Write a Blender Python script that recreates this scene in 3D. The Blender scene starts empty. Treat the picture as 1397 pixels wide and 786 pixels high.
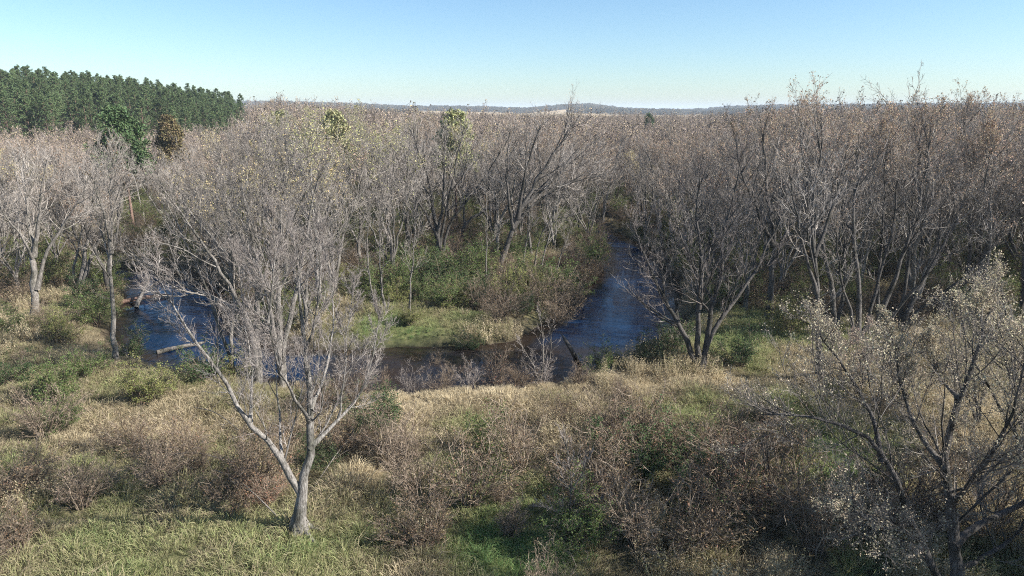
import bpy, math, random
import numpy as np
from mathutils import Vector

C = bpy.context.scene
R = math.radians
rng = np.random.default_rng(11)

# ------------------------------------------------------------------ camera, sky, sun, exposure
CAM_H, PITCH, FPX, CX, CY = 18.0, R(14.7), 932.0, 698.5, 393.0
cam_data = bpy.data.cameras.new("camera")
cam = bpy.data.objects.new("camera", cam_data)
C.collection.objects.link(cam)
cam.location = (0, 0, CAM_H)
cam.rotation_euler = (math.pi / 2 - PITCH, 0, 0)
cam_data.sensor_width = 36.0
cam_data.lens = 36.0 * FPX / 1397.0
cam_data.clip_start, cam_data.clip_end = 0.5, 20000
C.camera = cam

SUN_EL, SUN_AZ = R(36), R(104)          # azimuth clockwise from the view direction (+Y)
world = bpy.data.worlds.new("World")
C.world = world
world.use_nodes = True
wn = world.node_tree.nodes
sky = wn.new("ShaderNodeTexSky")
sky.sky_type = 'NISHITA'
sky.sun_disc = False
sky.sun_elevation, sky.sun_rotation = SUN_EL, SUN_AZ
sky.altitude, sky.air_density, sky.dust_density, sky.ozone_density = 250, 1.0, 0.5, 6.0
wn["Background"].inputs["Strength"].default_value = 0.080
tint = wn.new("ShaderNodeMix"); tint.data_type = 'RGBA'; tint.blend_type = 'MULTIPLY'; tint.inputs[0].default_value = 1
tint.inputs[7].default_value = (.975, 1.0, .95, 1)
world.node_tree.links.new(sky.outputs["Color"], tint.inputs[6])
world.node_tree.links.new(tint.outputs[2], wn["Background"].inputs["Color"])

sun_data = bpy.data.lights.new("sun", 'SUN')
sun_data.energy, sun_data.angle, sun_data.color = 5.0, R(0.5), (1.0, 0.955, 0.89)
sun = bpy.data.objects.new("sun", sun_data)
C.collection.objects.link(sun)
sd = Vector((math.sin(SUN_AZ) * math.cos(SUN_EL), math.cos(SUN_AZ) * math.cos(SUN_EL), math.sin(SUN_EL)))
sun.rotation_euler = sd.to_track_quat('Z', 'Y').to_euler()

C.view_settings.view_transform = 'Standard'
C.view_settings.look = 'None'
C.view_settings.exposure = 1.2
C.view_settings.gamma = 1.0
C.cycles.max_bounces = 5
C.cycles.diffuse_bounces = 2
C.cycles.glossy_bounces = 2
C.cycles.volume_bounces = 0
C.cycles.use_denoising = False
C.cycles.filter_width = 1.05

# ------------------------------------------------------------------ pixel helpers (photo pixels -> the ground plane)
cp, sp_ = math.cos(PITCH), math.sin(PITCH)
def ray(u, v):
    a, b = (u - CX) / FPX, (CY - v) / FPX
    return np.array([a, cp + b * sp_, -sp_ + b * cp])
def gp(u, v, z=0.0):                    # where the ray of a photo pixel meets height z
    d = ray(u, v)
    return np.array([0, 0, CAM_H]) + d * ((z - CAM_H) / d[2])
def dp(u, v, y):                        # the point of that ray at forward distance y
    d = ray(u, v)
    return np.array([0, 0, CAM_H]) + d * (y / d[1])
def to_px(p):
    x, y, z = p[..., 0], p[..., 1], p[..., 2] - CAM_H
    f = y * cp - z * sp_
    return CX + FPX * x / f, CY - FPX * (y * sp_ + z * cp) / f

# ------------------------------------------------------------------ value noise
def _hash(ix, iy, seed):
    n = (ix.astype(np.int64) * 374761393 + iy.astype(np.int64) * 668265263 + seed * 974711) & 0x7fffffff
    n = ((n ^ (n >> 13)) * 1274126177) & 0x7fffffff
    return ((n ^ (n >> 16)) & 0xffff) / 65535.0
def noise(x, y, seed=0):
    ix, iy = np.floor(x), np.floor(y)
    fx, fy = x - ix, y - iy
    fx, fy = fx * fx * (3 - 2 * fx), fy * fy * (3 - 2 * fy)
    a, b = _hash(ix, iy, seed), _hash(ix + 1, iy, seed)
    c, d = _hash(ix, iy + 1, seed), _hash(ix + 1, iy + 1, seed)
    return (a + (b - a) * fx) * (1 - fy) + (c + (d - c) * fx) * fy
def fbm(x, y, seed=0, oct=3):
    s, a, t = 0, 1.0, 0
    for k in range(oct):
        s = s + a * noise(x * 2 ** k, y * 2 ** k, seed + k * 17); t += a; a *= .5
    return s / t
def sstep(a, b, x):
    t = np.clip((x - a) / (b - a), 0, 1)
    return t * t * (3 - 2 * t)

# ------------------------------------------------------------------ river and terrain
WZ = -0.9
RIVER_PX = [(690, 292, 3), (770, 303, 2.2), (822, 319, 2.5), (858, 342, 3.3), (870, 373, 4.1), (854, 412, 5.6), (826, 454, 5.7),
            (770, 487, 4.9), (690, 500, 4.7), (600, 503, 4.7), (510, 505, 4.7), (430, 503, 4.0), (360, 496, 3.2), (295, 484, 4.0),
            (250, 462, 4.8), (240, 436, 5.2), (243, 408, 4.8), (226, 388, 3.6), (170, 374, 3), (110, 372, 3), (40, 378, 3), (-60, 380, 3), (-200, 380, 3)]
riv = np.array([gp(u, v, WZ)[:2] for u, v, w in RIVER_PX])
riw = np.array([w for *_, w in RIVER_PX])
# upstream reach leaves behind the trees
riv = np.vstack([riv[0] + np.array([-60., 40.]), riv]); riw = np.concatenate([[3.], riw])
def river_d(x, y):                      # distance outside the water's edge (negative inside)
    best = np.full(np.shape(x), 1e9)
    for i in range(len(riv) - 1):
        a, b = riv[i], riv[i + 1]
        ab = b - a
        t = np.clip(((x - a[0]) * ab[0] + (y - a[1]) * ab[1]) / (ab @ ab), 0, 1)
        d = np.hypot(x - a[0] - t * ab[0], y - a[1] - t * ab[1]) - (riw[i] + t * (riw[i + 1] - riw[i]))
        best = np.minimum(best, d)
    return best
HILL = (-178., 248.)
def terrain(x, y):
    x, y = np.asarray(x, float), np.asarray(y, float)
    r = np.hypot(x, y)
    z = (fbm(x / 9, y / 9, 3) - .5) * 1.0 + (fbm(x / 2.0, y / 2.0, 9, 2) - .5) * .55
    d = river_d(x, y) + (fbm(x / 3, y / 3, 21) - .5) * 1.6
    z = z * sstep(-.5, 5, d) - 1.75 * (1 - sstep(-1.8, 2.4, d))
    z = z + 13.5 * np.exp(-.5 * ((x - HILL[0]) ** 2 + (y - HILL[1]) ** 2) / 60. ** 2)
    far = sstep(420, 1500, r)
    z = z + far * (7 * (fbm(x / 500, y / 500, 31) - .35))
    az = np.degrees(np.arctan2(x, np.maximum(y, 1)))
    ridge = np.interp(az, [-90, -40, -25, -18, -12, -8, -4, -2, 1, 4, 6.5, 9, 11, 14, 17, 25, 40, 90],
                      [16, 24, 28, 28, 18, 10, 10, 8, 3, 14, 18, 4, -2, -2, 10, 17, 18, 16])
    z = z + sstep(1500, 2600, r) * (ridge + 8 * (fbm(x / 260, y / 260, 37) - .5)) - sstep(3200, 6000, r) * 25
    return z

# how green the ground is: patches of living grass, straw elsewhere (photo pixels -> places)
GREEN = [(420, 765, 2.4, .7), (540, 690, 1.8, .6), (655, 640, 2, .7), (690, 700, 2.4, .9), (820, 720, 1.8, .6), (20, 640, 2, .5), (160, 700, 2, .5), (330, 600, 2, .4), (90, 520, 3, .5), (240, 520, 3, .5), (960, 560, 3, .5), (1080, 590, 3, .6), (1150, 700, 2.5, .6), (1000, 440, 5, .6), (1080, 460, 4, .5), (700, 345, 8, .5), (600, 400, 6, .5), (700, 740, 2.8, 1.05), (650, 655, 1.8, .9), (940, 580, 2.5, .8), (1060, 560, 2.5, .7), (1120, 610, 3, .9), (850, 560, 1.6, .5), (470, 540, 1.6, .6), (330, 545, 2, .5), (40, 570, 2.5, .6), (130, 640, 2, .6), (640, 580, 1.4, .5), (760, 545, 1.3, .4), (640, 660, 2.5, .5), (720, 690, 2.0, .6), (200, 765, 3.4, .6), (330, 760, 3.4, .55), (120, 775, 3, .7), (1130, 640, 3.4, .8), (1010, 570, 3.2, .5), (1160, 600, 3, .6),
         (550, 450, 5, .8), (530, 470, 3.5, .8), (180, 335, 7, 1.0), (145, 420, 3, .7), (20, 500, 4, .5), (190, 520, 4, .5), (870, 690, 3, .5), (760, 420, 4, .5),
         (1000, 470, 4, .7), (480, 740, 2.5, .6), (850, 322, 5, .9), (250, 740, 3, .5), (900, 740, 2.5, .5), (545, 720, 2, .45), (60, 700, 2.5, .35)]
STRAW = [(600, 545, 3.6, 1.), (690, 545, 4, 1.), (800, 540, 4, 1.), (920, 525, 4, .9), (1000, 535, 3, .7), (130, 480, 4, 1.), (250, 560, 3.6, .9), (150, 560, 3.5, .7), (100, 620, 3, .5),
         (270, 730, 2.2, .5), (520, 560, 3, .6), (700, 590, 3, .8), (620, 600, 3, .6), (1100, 540, 3, .6), (430, 760, 2, .7), (60, 480, 4, .7), (200, 600, 3, .6), (860, 560, 3, .7), (1040, 600, 3, .4)]
GREEN = [(gp(u, v), s, a) for u, v, s, a in GREEN]
STRAW = [(gp(u, v), s, a) for u, v, s, a in STRAW]
def patch(L, x, y):
    s = np.zeros(np.shape(x))
    for p, sg, a in L:
        s = np.maximum(s, a * np.exp(-.5 * ((x - p[0]) ** 2 + (y - p[1]) ** 2) / sg ** 2))
    return s

# ------------------------------------------------------------------ mesh helpers
def mesh_tris(name, V, F, mat, attrs=None, smooth=True):
    me = bpy.data.meshes.new(name)
    V = np.ascontiguousarray(V, np.float32); F = np.ascontiguousarray(F, np.int32)
    me.vertices.add(len(V)); me.vertices.foreach_set('co', V.ravel())
    me.loops.add(F.size); me.loops.foreach_set('vertex_index', F.ravel())
    me.polygons.add(len(F))
    me.polygons.foreach_set('loop_start', np.arange(0, F.size, F.shape[1], dtype=np.int32))
    me.polygons.foreach_set('loop_total', np.full(len(F), F.shape[1], np.int32))
    me.polygons.foreach_set('use_smooth', np.full(len(F), smooth, bool))
    for k, a in (attrs or {}).items():
        at = me.attributes.new(k, 'FLOAT', 'POINT'); at.data.foreach_set('value', np.ascontiguousarray(a, np.float32))
    me.materials.append(mat)
    me.update(calc_edges=True)
    me.validate()
    return me
def link(name, data, parent=None):
    o = bpy.data.objects.new(name, data)
    C.collection.objects.link(o)
    if parent is not None: o.parent = parent
    return o
def norm(a):
    return a / np.maximum(np.linalg.norm(a, axis=-1, keepdims=True), 1e-9)

class Soup:                              # triangles with a random value per piece
    def __init__(s): s.V, s.F, s.A, s.n = [], [], [], 0
    def add(s, V, F, A):
        s.V.append(V); s.F.append(F + s.n); s.A.append(A); s.n += len(V)
    def tubes(s, P, Rd, sides, rg, flare=None):
        N, k, _ = P.shape
        if N == 0: return
        T = norm(np.gradient(P, axis=1)) if k > 2 else norm(np.repeat(P[:, 1:] - P[:, :1], 2, 1))
        ref = norm(rg.normal(size=(N, 1, 3)))
        n1 = norm(np.cross(T, ref)); n2 = np.cross(T, n1)
        a = np.arange(sides) * 2 * np.pi / sides
        kk = k - 1
        ring = (P[:, :kk, None] + Rd[:, :kk, None, None] * (np.cos(a)[None, None, :, None] * n1[:, :kk, None] + np.sin(a)[None, None, :, None] * n2[:, :kk, None]))
        if flare is not None: ring = flare(ring, a)
        V = np.concatenate([ring.reshape(N, kk * sides, 3), P[:, -1:]], 1)
        f = []
        for i in range(kk - 1):
            for j in range(sides):
                j2 = (j + 1) % sides
                f += [(i * sides + j, i * sides + j2, (i + 1) * sides + j2), (i * sides + j, (i + 1) * sides + j2, (i + 1) * sides + j)]
        for j in range(sides): f.append(((kk - 1) * sides + j, (kk - 1) * sides + (j + 1) % sides, kk * sides))
        f = np.array(f); nv = kk * sides + 1
        F = (f[None] + (np.arange(N) * nv)[:, None, None]).reshape(-1, 3)
        s.add(V.reshape(-1, 3), F, np.repeat(rg.random(N), nv))
    def blades(s, base, dirv, side, length, width, rg, droop=0.0):   # a leaf or blade: 4 triangles, bent
        N = len(base)
        L, W = length[:, None], width[:, None]
        mid = base + dirv * L * .5
        tip = base + dirv * L + np.array([0, 0, -1.]) * (droop * length)[:, None]
        up = np.cross(side, dirv) * W * .3
        V = np.stack([base - side * W * .28, base + side * W * .28, mid - side * W * .5 + up, mid + side * W * .5 + up, tip], 1)
        f = np.array([(0, 1, 3), (0, 3, 2), (2, 3, 4)])
        s.add(V.reshape(-1, 3), (f[None] + (np.arange(N) * 5)[:, None, None]).reshape(-1, 3), np.repeat(rg.random(N), 5))
    def mesh(s, name, mat, smooth=True):
        return mesh_tris(name, np.concatenate(s.V), np.concatenate(s.F), mat, {'rnd': np.concatenate(s.A)}, smooth)

def grow(P, Rd, n, t0, t1, ang, ratio, rr, npts, trop, wob, rg, falloff=.55, minr=.004, tip=.3, lenabs=None):
    """children of the polylines P: n each between t0 and t1 of the parent"""
    N, k, _ = P.shape
    plen = np.linalg.norm(np.diff(P, axis=1), axis=2).sum(1)
    t = t0 + (t1 - t0) * (np.arange(n)[None] + rg.random((N, n))) / n
    x = t * (k - 1); i = np.clip(x.astype(int), 0, k - 2); f = (x - i)[..., None]
    I = np.arange(N)[:, None]
    base = P[I, i] * (1 - f) + P[I, i + 1] * f
    tan = norm(P[I, i + 1] - P[I, i])
    r0 = (Rd[I, i] * (1 - f[..., 0]) + Rd[I, i + 1] * f[..., 0]) * rr
    perp = norm(np.cross(tan, norm(rg.normal(size=tan.shape))))
    a = rg.uniform(ang[0], ang[1], t.shape)[..., None]
    d = np.cos(a) * tan + np.sin(a) * perp
    L = (lenabs * rg.uniform(.5, 1.3, t.shape) if lenabs else plen[:, None] * ratio * (1 - falloff * (t - t0) / max(t1 - t0, 1e-6)) * rg.uniform(.65, 1.25, t.shape))
    base, d, L, r0 = base.reshape(-1, 3), d.reshape(-1, 3), L.ravel(), np.maximum(r0.ravel(), minr)
    pts = [base]; st = (L / (npts - 1))[:, None]
    for j in range(npts - 1):
        d = norm(d + wob * rg.normal(size=d.shape) + np.array([0, 0, trop]))
        pts.append(pts[-1] + d * st)
    Q = np.stack(pts, 1)
    RR = r0[:, None] * (1 - (1 - tip) * np.linspace(0, 1, npts)[None] ** .8)
    return Q, np.maximum(RR, minr * .6)

def resample(pts, k):
    pts = np.asarray(pts, float)
    m = len(pts)
    if m > 2:                            # Catmull-Rom through the points
        ext = np.vstack([2 * pts[0] - pts[1], pts, 2 * pts[-1] - pts[-2]])
        out = []
        for i in range(m - 1):
            p0, p1, p2, p3 = ext[i:i + 4]
            for t in np.linspace(0, 1, 8, endpoint=False)[:, None]:
                out.append(.5 * ((2 * p1) + (-p0 + p2) * t + (2 * p0 - 5 * p1 + 4 * p2 - p3) * t ** 2 + (-p0 + 3 * p1 - 3 * p2 + p3) * t ** 3)[None])
        pts = np.vstack([o.reshape(-1, 3) for o in out] + [pts[-1:]])
    d = np.concatenate([[0], np.cumsum(np.linalg.norm(np.diff(pts, axis=0), axis=1))])
    s = np.linspace(0, d[-1], k)
    return np.stack([np.interp(s, d, pts[:, j]) for j in range(3)], 1)

# ------------------------------------------------------------------ materials
def mat(name, rough=.9):
    m = bpy.data.materials.new(name); m.use_nodes = True
    b = m.node_tree.nodes["Principled BSDF"]
    b.inputs["Roughness"].default_value = rough
    b.inputs["Specular IOR Level"].default_value = .15
    return m, m.node_tree.nodes, m.node_tree.links, b
def ramp(n, stops):
    r = n.new("ShaderNodeValToRGB"); e = r.color_ramp.elements
    while len(e) < len(stops): e.new(.5)
    for el, (p, c) in zip(e, stops): el.position = p; el.color = (*c, 1)
    return r
def bark_mat(name, dark, pale, scale=3.0):
    m, n, l, b = mat(name, .9)
    tc = n.new("ShaderNodeTexCoord"); mp = n.new("ShaderNodeMapping"); mp.inputs["Scale"].default_value = (scale * 3.4, scale * 3.4, scale * .9)
    nz = n.new("ShaderNodeTexNoise"); nz.inputs["Scale"].default_value = 1.6; nz.inputs["Detail"].default_value = 6; nz.inputs["Roughness"].default_value = .7
    l.new(tc.outputs["Object"], mp.inputs["Vector"]); l.new(mp.outputs["Vector"], nz.inputs["Vector"])
    rp = ramp(n, [(.34, dark), (.52, [(a + c) / 2 for a, c in zip(dark, pale)]), (.66, pale)])
    l.new(nz.outputs["Fac"], rp.inputs["Fac"])
    oi = n.new("ShaderNodeObjectInfo"); hv = n.new("ShaderNodeHueSaturation")
    mr = n.new("ShaderNodeMapRange"); mr.inputs["To Min"].default_value = .72; mr.inputs["To Max"].default_value = 1.2
    l.new(oi.outputs["Random"], mr.inputs["Value"]); l.new(mr.outputs["Result"], hv.inputs["Value"])
    st = n.new("ShaderNodeTexNoise"); st.inputs["Scale"].default_value = 1.1; st.inputs["Detail"].default_value = 4; l.new(tc.outputs["Object"], st.inputs["Vector"])
    sr = ramp(n, [(.36, (.42, .44, .40)), (.55, (1, 1, 1))]); l.new(st.outputs["Fac"], sr.inputs["Fac"])   # lichen and damp stains
    sm = n.new("ShaderNodeMix"); sm.data_type = 'RGBA'; sm.blend_type = 'MULTIPLY'; sm.inputs[0].default_value = 1
    l.new(rp.outputs["Color"], sm.inputs[6]); l.new(sr.outputs["Color"], sm.inputs[7])
    l.new(sm.outputs[2], hv.inputs["Color"]); l.new(hv.outputs["Color"], b.inputs["Base Color"])
    bp = n.new("ShaderNodeBump"); bp.inputs["Strength"].default_value = 1.0; bp.inputs["Distance"].default_value = .05
    l.new(nz.outputs["Fac"], bp.inputs["Height"]); l.new(bp.outputs["Normal"], b.inputs["Normal"])
    return m
def twig_mat(name, stops, vmin=.75, vmax=1.2):
    m, n, l, b = mat(name, .85)
    at = n.new("ShaderNodeAttribute"); at.attribute_name = 'rnd'
    rp = ramp(n, stops); l.new(at.outputs["Fac"], rp.inputs["Fac"])
    oi = n.new("ShaderNodeObjectInfo"); hv = n.new("ShaderNodeHueSaturation")
    mr = n.new("ShaderNodeMapRange"); mr.inputs["To Min"].default_value = vmin; mr.inputs["To Max"].default_value = vmax
    l.new(oi.outputs["Random"], mr.inputs["Value"]); l.new(mr.outputs["Result"], hv.inputs["Value"])
    l.new(rp.outputs["Color"], hv.inputs["Color"]); l.new(hv.outputs["Color"], b.inputs["Base Color"])
    return m
def leaf_mat(name, sources='OBJECT', translucent=.35, rough=.6):
    """leaf colour comes from the object's own colour, varied leaf by leaf"""
    m, n, l, b = mat(name, rough)
    at = n.new("ShaderNodeAttribute"); at.attribute_name = 'rnd'
    oi = n.new("ShaderNodeObjectInfo"); hv = n.new("ShaderNodeHueSaturation")
    mr = n.new("ShaderNodeMapRange"); mr.inputs["To Min"].default_value = .6; mr.inputs["To Max"].default_value = 1.45
    m2 = n.new("ShaderNodeMapRange"); m2.inputs["To Min"].default_value = .47; m2.inputs["To Max"].default_value = .53
    l.new(at.outputs["Fac"], mr.inputs["Value"]); l.new(mr.outputs["Result"], hv.inputs["Value"])
    ml = n.new("ShaderNodeMath"); ml.operation = 'MULTIPLY'; ml.inputs[1].default_value = 7.31
    fr = n.new("ShaderNodeMath"); fr.operation = 'FRACT'
    l.new(at.outputs["Fac"], ml.inputs[0]); l.new(ml.outputs[0], fr.inputs[0]); l.new(fr.outputs[0], m2.inputs["Value"]); l.new(m2.outputs["Result"], hv.inputs["Hue"])
    l.new(oi.outputs["Color"], hv.inputs["Color"]); l.new(hv.outputs["Color"], b.inputs["Base Color"])
    tr = n.new("ShaderNodeBsdfTranslucent"); l.new(hv.outputs["Color"], tr.inputs["Color"])
    mx = n.new("ShaderNodeMixShader"); mx.inputs["Fac"].default_value = translucent
    l.new(b.outputs[0], mx.inputs[1]); l.new(tr.outputs[0], mx.inputs[2]); l.new(mx.outputs[0], n["Material Output"].inputs["Surface"])
    return m
def grass_mat(name):
    """blade colour from the tuft's own share of living grass: straw to green"""
    m, n, l, b = mat(name, .7)
    ti = n.new("ShaderNodeAttribute"); ti.attribute_type = 'INSTANCER'; ti.attribute_name = 'tint'
    at = n.new("ShaderNodeAttribute"); at.attribute_name = 'rnd'
    ad = n.new("ShaderNodeMath"); ad.operation = 'MULTIPLY_ADD'; ad.inputs[1].default_value = .34; ad.inputs[2].default_value = -.17
    sm = n.new("ShaderNodeMath"); sm.operation = 'ADD'; sm.use_clamp = True
    l.new(at.outputs["Fac"], ad.inputs[0]); l.new(ad.outputs[0], sm.inputs[0]); l.new(ti.outputs["Fac"], sm.inputs[1])
    rp = ramp(n, GRASS_STOPS); l.new(sm.outputs[0], rp.inputs["Fac"])
    oi = n.new("ShaderNodeObjectInfo"); hv = n.new("ShaderNodeHueSaturation")
    mr = n.new("ShaderNodeMapRange"); mr.inputs["To Min"].default_value = .75; mr.inputs["To Max"].default_value = 1.3
    l.new(oi.outputs["Random"], mr.inputs["Value"]); l.new(mr.outputs["Result"], hv.inputs["Value"])
    l.new(rp.outputs["Color"], hv.inputs["Color"]); l.new(hv.outputs["Color"], b.inputs["Base Color"])
    tr = n.new("ShaderNodeBsdfTranslucent"); l.new(hv.outputs["Color"], tr.inputs["Color"])
    mx = n.new("ShaderNodeMixShader"); mx.inputs["Fac"].default_value = .4
    l.new(b.outputs[0], mx.inputs[1]); l.new(tr.outputs[0], mx.inputs[2]); l.new(mx.outputs[0], n["Material Output"].inputs["Surface"])
    return m
# tint 0 straw, .25 pale olive straw, .5 brown weeds, .75 olive, 1 green
GRASS_STOPS = [(0.0, (.66, .565, .40)), (.22, (.54, .46, .30)), (.42, (.31, .25, .17)), (.62, (.33, .315, .165)), (.82, (.265, .30, .125)), (1.0, (.18, .30, .11))]

M_BARK = bark_mat("pale grey maple bark", (.06, .052, .045), (.35, .32, .285))
M_BARK_W = bark_mat("bleached maple bark", (.075, .066, .058), (.43, .40, .365))
M_BARK_D = bark_mat("dark grey bark", (.03, .027, .024), (.17, .155, .142))
M_TWIG = twig_mat("maple twigs", [(0, (.12, .104, .092)), (.4, (.235, .208, .182)), (.8, (.345, .302, .258)), (1, (.48, .435, .385))], .68, 1.3)
M_TWIG_PALE = twig_mat("pale bare twigs", [(0, (.15, .125, .11)), (.5, (.26, .22, .195)), (1, (.42, .375, .335))])
M_TWIG_HERO = twig_mat('grey maple twigs', [(0, (.11, .094, .084)), (.5, (.205, .178, .16)), (.85, (.30, .262, .235)), (1, (.42, .385, .35))])
M_TWIG_BR = twig_mat("brown shrub twigs", [(0, (.075, .056, .04)), (.5, (.165, .125, .088)), (1, (.32, .26, .20))])
M_LEAF = leaf_mat("leaves")
def fixed_leaf(name, col):
    """the leaf material with one colour of its own, for instanced growth"""
    m = M_LEAF.copy(); m.name = name; nt = m.node_tree
    oi = [q for q in nt.nodes if q.type == 'OBJECT_INFO'][0]
    c = nt.nodes.new('ShaderNodeRGB'); c.outputs[0].default_value = (*col, 1)
    for lk in list(oi.outputs['Color'].links): nt.links.new(c.outputs[0], lk.to_socket)
    return m
M_GRASS = grass_mat("grass blades")
M_DEADWOOD = bark_mat("bleached dead wood", (.07, .058, .048), (.34, .305, .265))
M_NEEDLE = leaf_mat("pine needles", translucent=.12)
M_PBARK = bark_mat("red pine bark", (.10, .06, .045), (.30, .20, .16))

# ------------------------------------------------------------------ ground, water
def ground_mat():
    m, n, l, b = mat("meadow soil and litter", .95)
    g = n.new("ShaderNodeAttribute"); g.attribute_name = 'green'
    wet = n.new("ShaderNodeAttribute"); wet.attribute_name = 'wet'
    fld = n.new("ShaderNodeAttribute"); fld.attribute_name = 'field'
    tc = n.new("ShaderNodeTexCoord")
    nz = n.new("ShaderNodeTexNoise"); nz.inputs["Scale"].default_value = 1.3; nz.inputs["Detail"].default_value = 8; nz.inputs["Roughness"].default_value = .75
    l.new(tc.outputs["Object"], nz.inputs["Vector"])
    litter = ramp(n, [(.32, (.03, .024, .017)), (.5, (.10, .075, .048)), (.68, (.22, .17, .11))]); l.new(nz.outputs["Fac"], litter.inputs["Fac"])
    grn = ramp(n, [(.32, (.035, .05, .018)), (.5, (.085, .11, .035)), (.68, (.18, .18, .07))]); l.new(nz.outputs["Fac"], grn.inputs["Fac"])
    mx = n.new("ShaderNodeMix"); mx.data_type = 'RGBA'; l.new(g.outputs["Fac"], mx.inputs[0]); l.new(litter.outputs["Color"], mx.inputs[6]); l.new(grn.outputs["Color"], mx.inputs[7])
    m2 = n.new("ShaderNodeMix"); m2.data_type = 'RGBA'; l.new(wet.outputs["Fac"], m2.inputs[0]); l.new(mx.outputs[2], m2.inputs[6]); m2.inputs[7].default_value = (.024, .018, .014, 1)
    nf = n.new("ShaderNodeTexNoise"); nf.inputs["Scale"].default_value = .006; nf.inputs["Detail"].default_value = 3; l.new(tc.outputs["Object"], nf.inputs["Vector"])
    fr = ramp(n, [(.38, (.13, .12, .07)), (.47, (.40, .30, .17)), (.56, (.46, .34, .20)), (.64, (.26, .20, .12))]); l.new(nf.outputs["Fac"], fr.inputs["Fac"])
    m3 = n.new("ShaderNodeMix"); m3.data_type = 'RGBA'; l.new(fld.outputs["Fac"], m3.inputs[0]); l.new(m2.outputs[2], m3.inputs[6]); l.new(fr.outputs["Color"], m3.inputs[7])
    l.new(m3.outputs[2], b.inputs["Base Color"])
    bp = n.new("ShaderNodeBump"); bp.inputs["Strength"].default_value = .8; bp.inputs["Distance"].default_value = .12
    l.new(nz.outputs["Fac"], bp.inputs["Height"]); l.new(bp.outputs["Normal"], b.inputs["Normal"])
    return m
fa = np.concatenate([np.linspace(-180, -52, 40, endpoint=False), np.linspace(-52, 52, 380), np.linspace(52, 180, 40)[1:-1]])
fr_ = np.concatenate([[0.], np.geomspace(4, 12000, 330)])
AA, RRr = np.meshgrid(np.radians(fa), fr_, indexing='xy')
GX, GY = RRr * np.sin(AA), RRr * np.cos(AA)
GZ = terrain(GX, GY)
gd = river_d(GX, GY)
nr, nc = GX.shape
idx = np.arange(nr * nc).reshape(nr, nc)
nxt = np.roll(idx, -1, axis=1)
F = np.stack([idx[:-1], idx[1:], nxt[1:], nxt[:-1]], -1).reshape(-1, 4)[:, ::-1]
gr = np.clip(patch(GREEN, GX, GY) + .25 * (fbm(GX / 4, GY / 4, 51) - .4), 0, 1)
gme = mesh_tris('ground', np.stack([GX, GY, GZ], -1).reshape(-1, 3), F, ground_mat(),
                {'green': gr.ravel(), 'wet': (1 - sstep(-.5, 1.6, gd)).ravel(), 'field': sstep(430, 540, np.hypot(GX, GY)).ravel()})
ground = link('ground', gme); ground['kind'] = 'structure'

def water_mat():
    m, n, l, b = mat("brown stream water", .05)
    b.inputs["IOR"].default_value = 1.33; b.inputs["Specular IOR Level"].default_value = .34
    tc = n.new("ShaderNodeTexCoord")
    sh = n.new("ShaderNodeAttribute"); sh.attribute_name = 'shallow_and_reflection'
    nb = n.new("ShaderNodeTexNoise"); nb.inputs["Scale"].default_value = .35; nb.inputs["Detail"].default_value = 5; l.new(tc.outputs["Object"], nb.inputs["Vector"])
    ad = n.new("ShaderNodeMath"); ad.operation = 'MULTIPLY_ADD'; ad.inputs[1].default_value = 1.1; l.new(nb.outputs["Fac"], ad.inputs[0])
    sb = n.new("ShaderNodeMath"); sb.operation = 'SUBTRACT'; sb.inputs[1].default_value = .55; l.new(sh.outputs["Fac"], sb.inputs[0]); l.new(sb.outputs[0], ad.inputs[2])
    rp = ramp(n, [(.24, (.003, .017, .050)), (.5, (.010, .012, .018)), (.85, (.020, .0135, .010))]); l.new(ad.outputs[0], rp.inputs["Fac"])   # blue sky reflection painted midstream, to silty brown shallows and painted dark tree reflections
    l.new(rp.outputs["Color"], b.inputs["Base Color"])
    mp = n.new("ShaderNodeMapping"); mp.inputs["Scale"].default_value = (1, .55, 1); mp.inputs["Rotation"].default_value = (0, 0, .5)
    nz = n.new("ShaderNodeTexNoise"); nz.inputs["Scale"].default_value = 1.5; nz.inputs["Detail"].default_value = 5; nz.inputs["Distortion"].default_value = .6
    l.new(tc.outputs["Object"], mp.inputs["Vector"]); l.new(mp.outputs["Vector"], nz.inputs["Vector"])
    cm = n.new("ShaderNodeTexNoise"); cm.inputs["Scale"].default_value = .16; cm.inputs["Detail"].default_value = 2; l.new(tc.outputs["Object"], cm.inputs["Vector"])
    mr = n.new("ShaderNodeMapRange"); mr.inputs["From Min"].default_value = .42; mr.inputs["From Max"].default_value = .62; mr.inputs["To Min"].default_value = .06; mr.inputs["To Max"].default_value = .6
    l.new(cm.outputs["Fac"], mr.inputs["Value"])
    bp = n.new("ShaderNodeBump"); bp.inputs["Distance"].default_value = .12; l.new(mr.outputs["Result"], bp.inputs["Strength"])   # calm and rippled reaches
    l.new(nz.outputs["Fac"], bp.inputs["Height"]); l.new(bp.outputs["Normal"], b.inputs["Normal"])
    return m
wx0, wx1, wy0, wy1 = riv[:, 0].min() - 8, riv[:, 0].max() + 8, riv[:, 1].min() - 8, riv[:, 1].max() + 8
wxs, wys = np.linspace(wx0, wx1, 170), np.linspace(wy0, wy1, 90)
WX, WY = np.meshgrid(wxs, wys)
wi = np.arange(WX.size).reshape(WX.shape)
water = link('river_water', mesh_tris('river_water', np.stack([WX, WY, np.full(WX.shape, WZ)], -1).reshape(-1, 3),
    np.stack([wi[:-1, :-1], wi[:-1, 1:], wi[1:, 1:], wi[1:, :-1]], -1).reshape(-1, 4), water_mat(), {'shallow_and_reflection': np.maximum(sstep(-2.6, -.2, river_d(WX, WY)), .72 * sstep(58, 51, WY) * sstep(-17, -12, WX)).ravel()}))  # real shallows along the edges; near reach has tree reflections painted in as brown
water['kind'] = 'structure'

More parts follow.
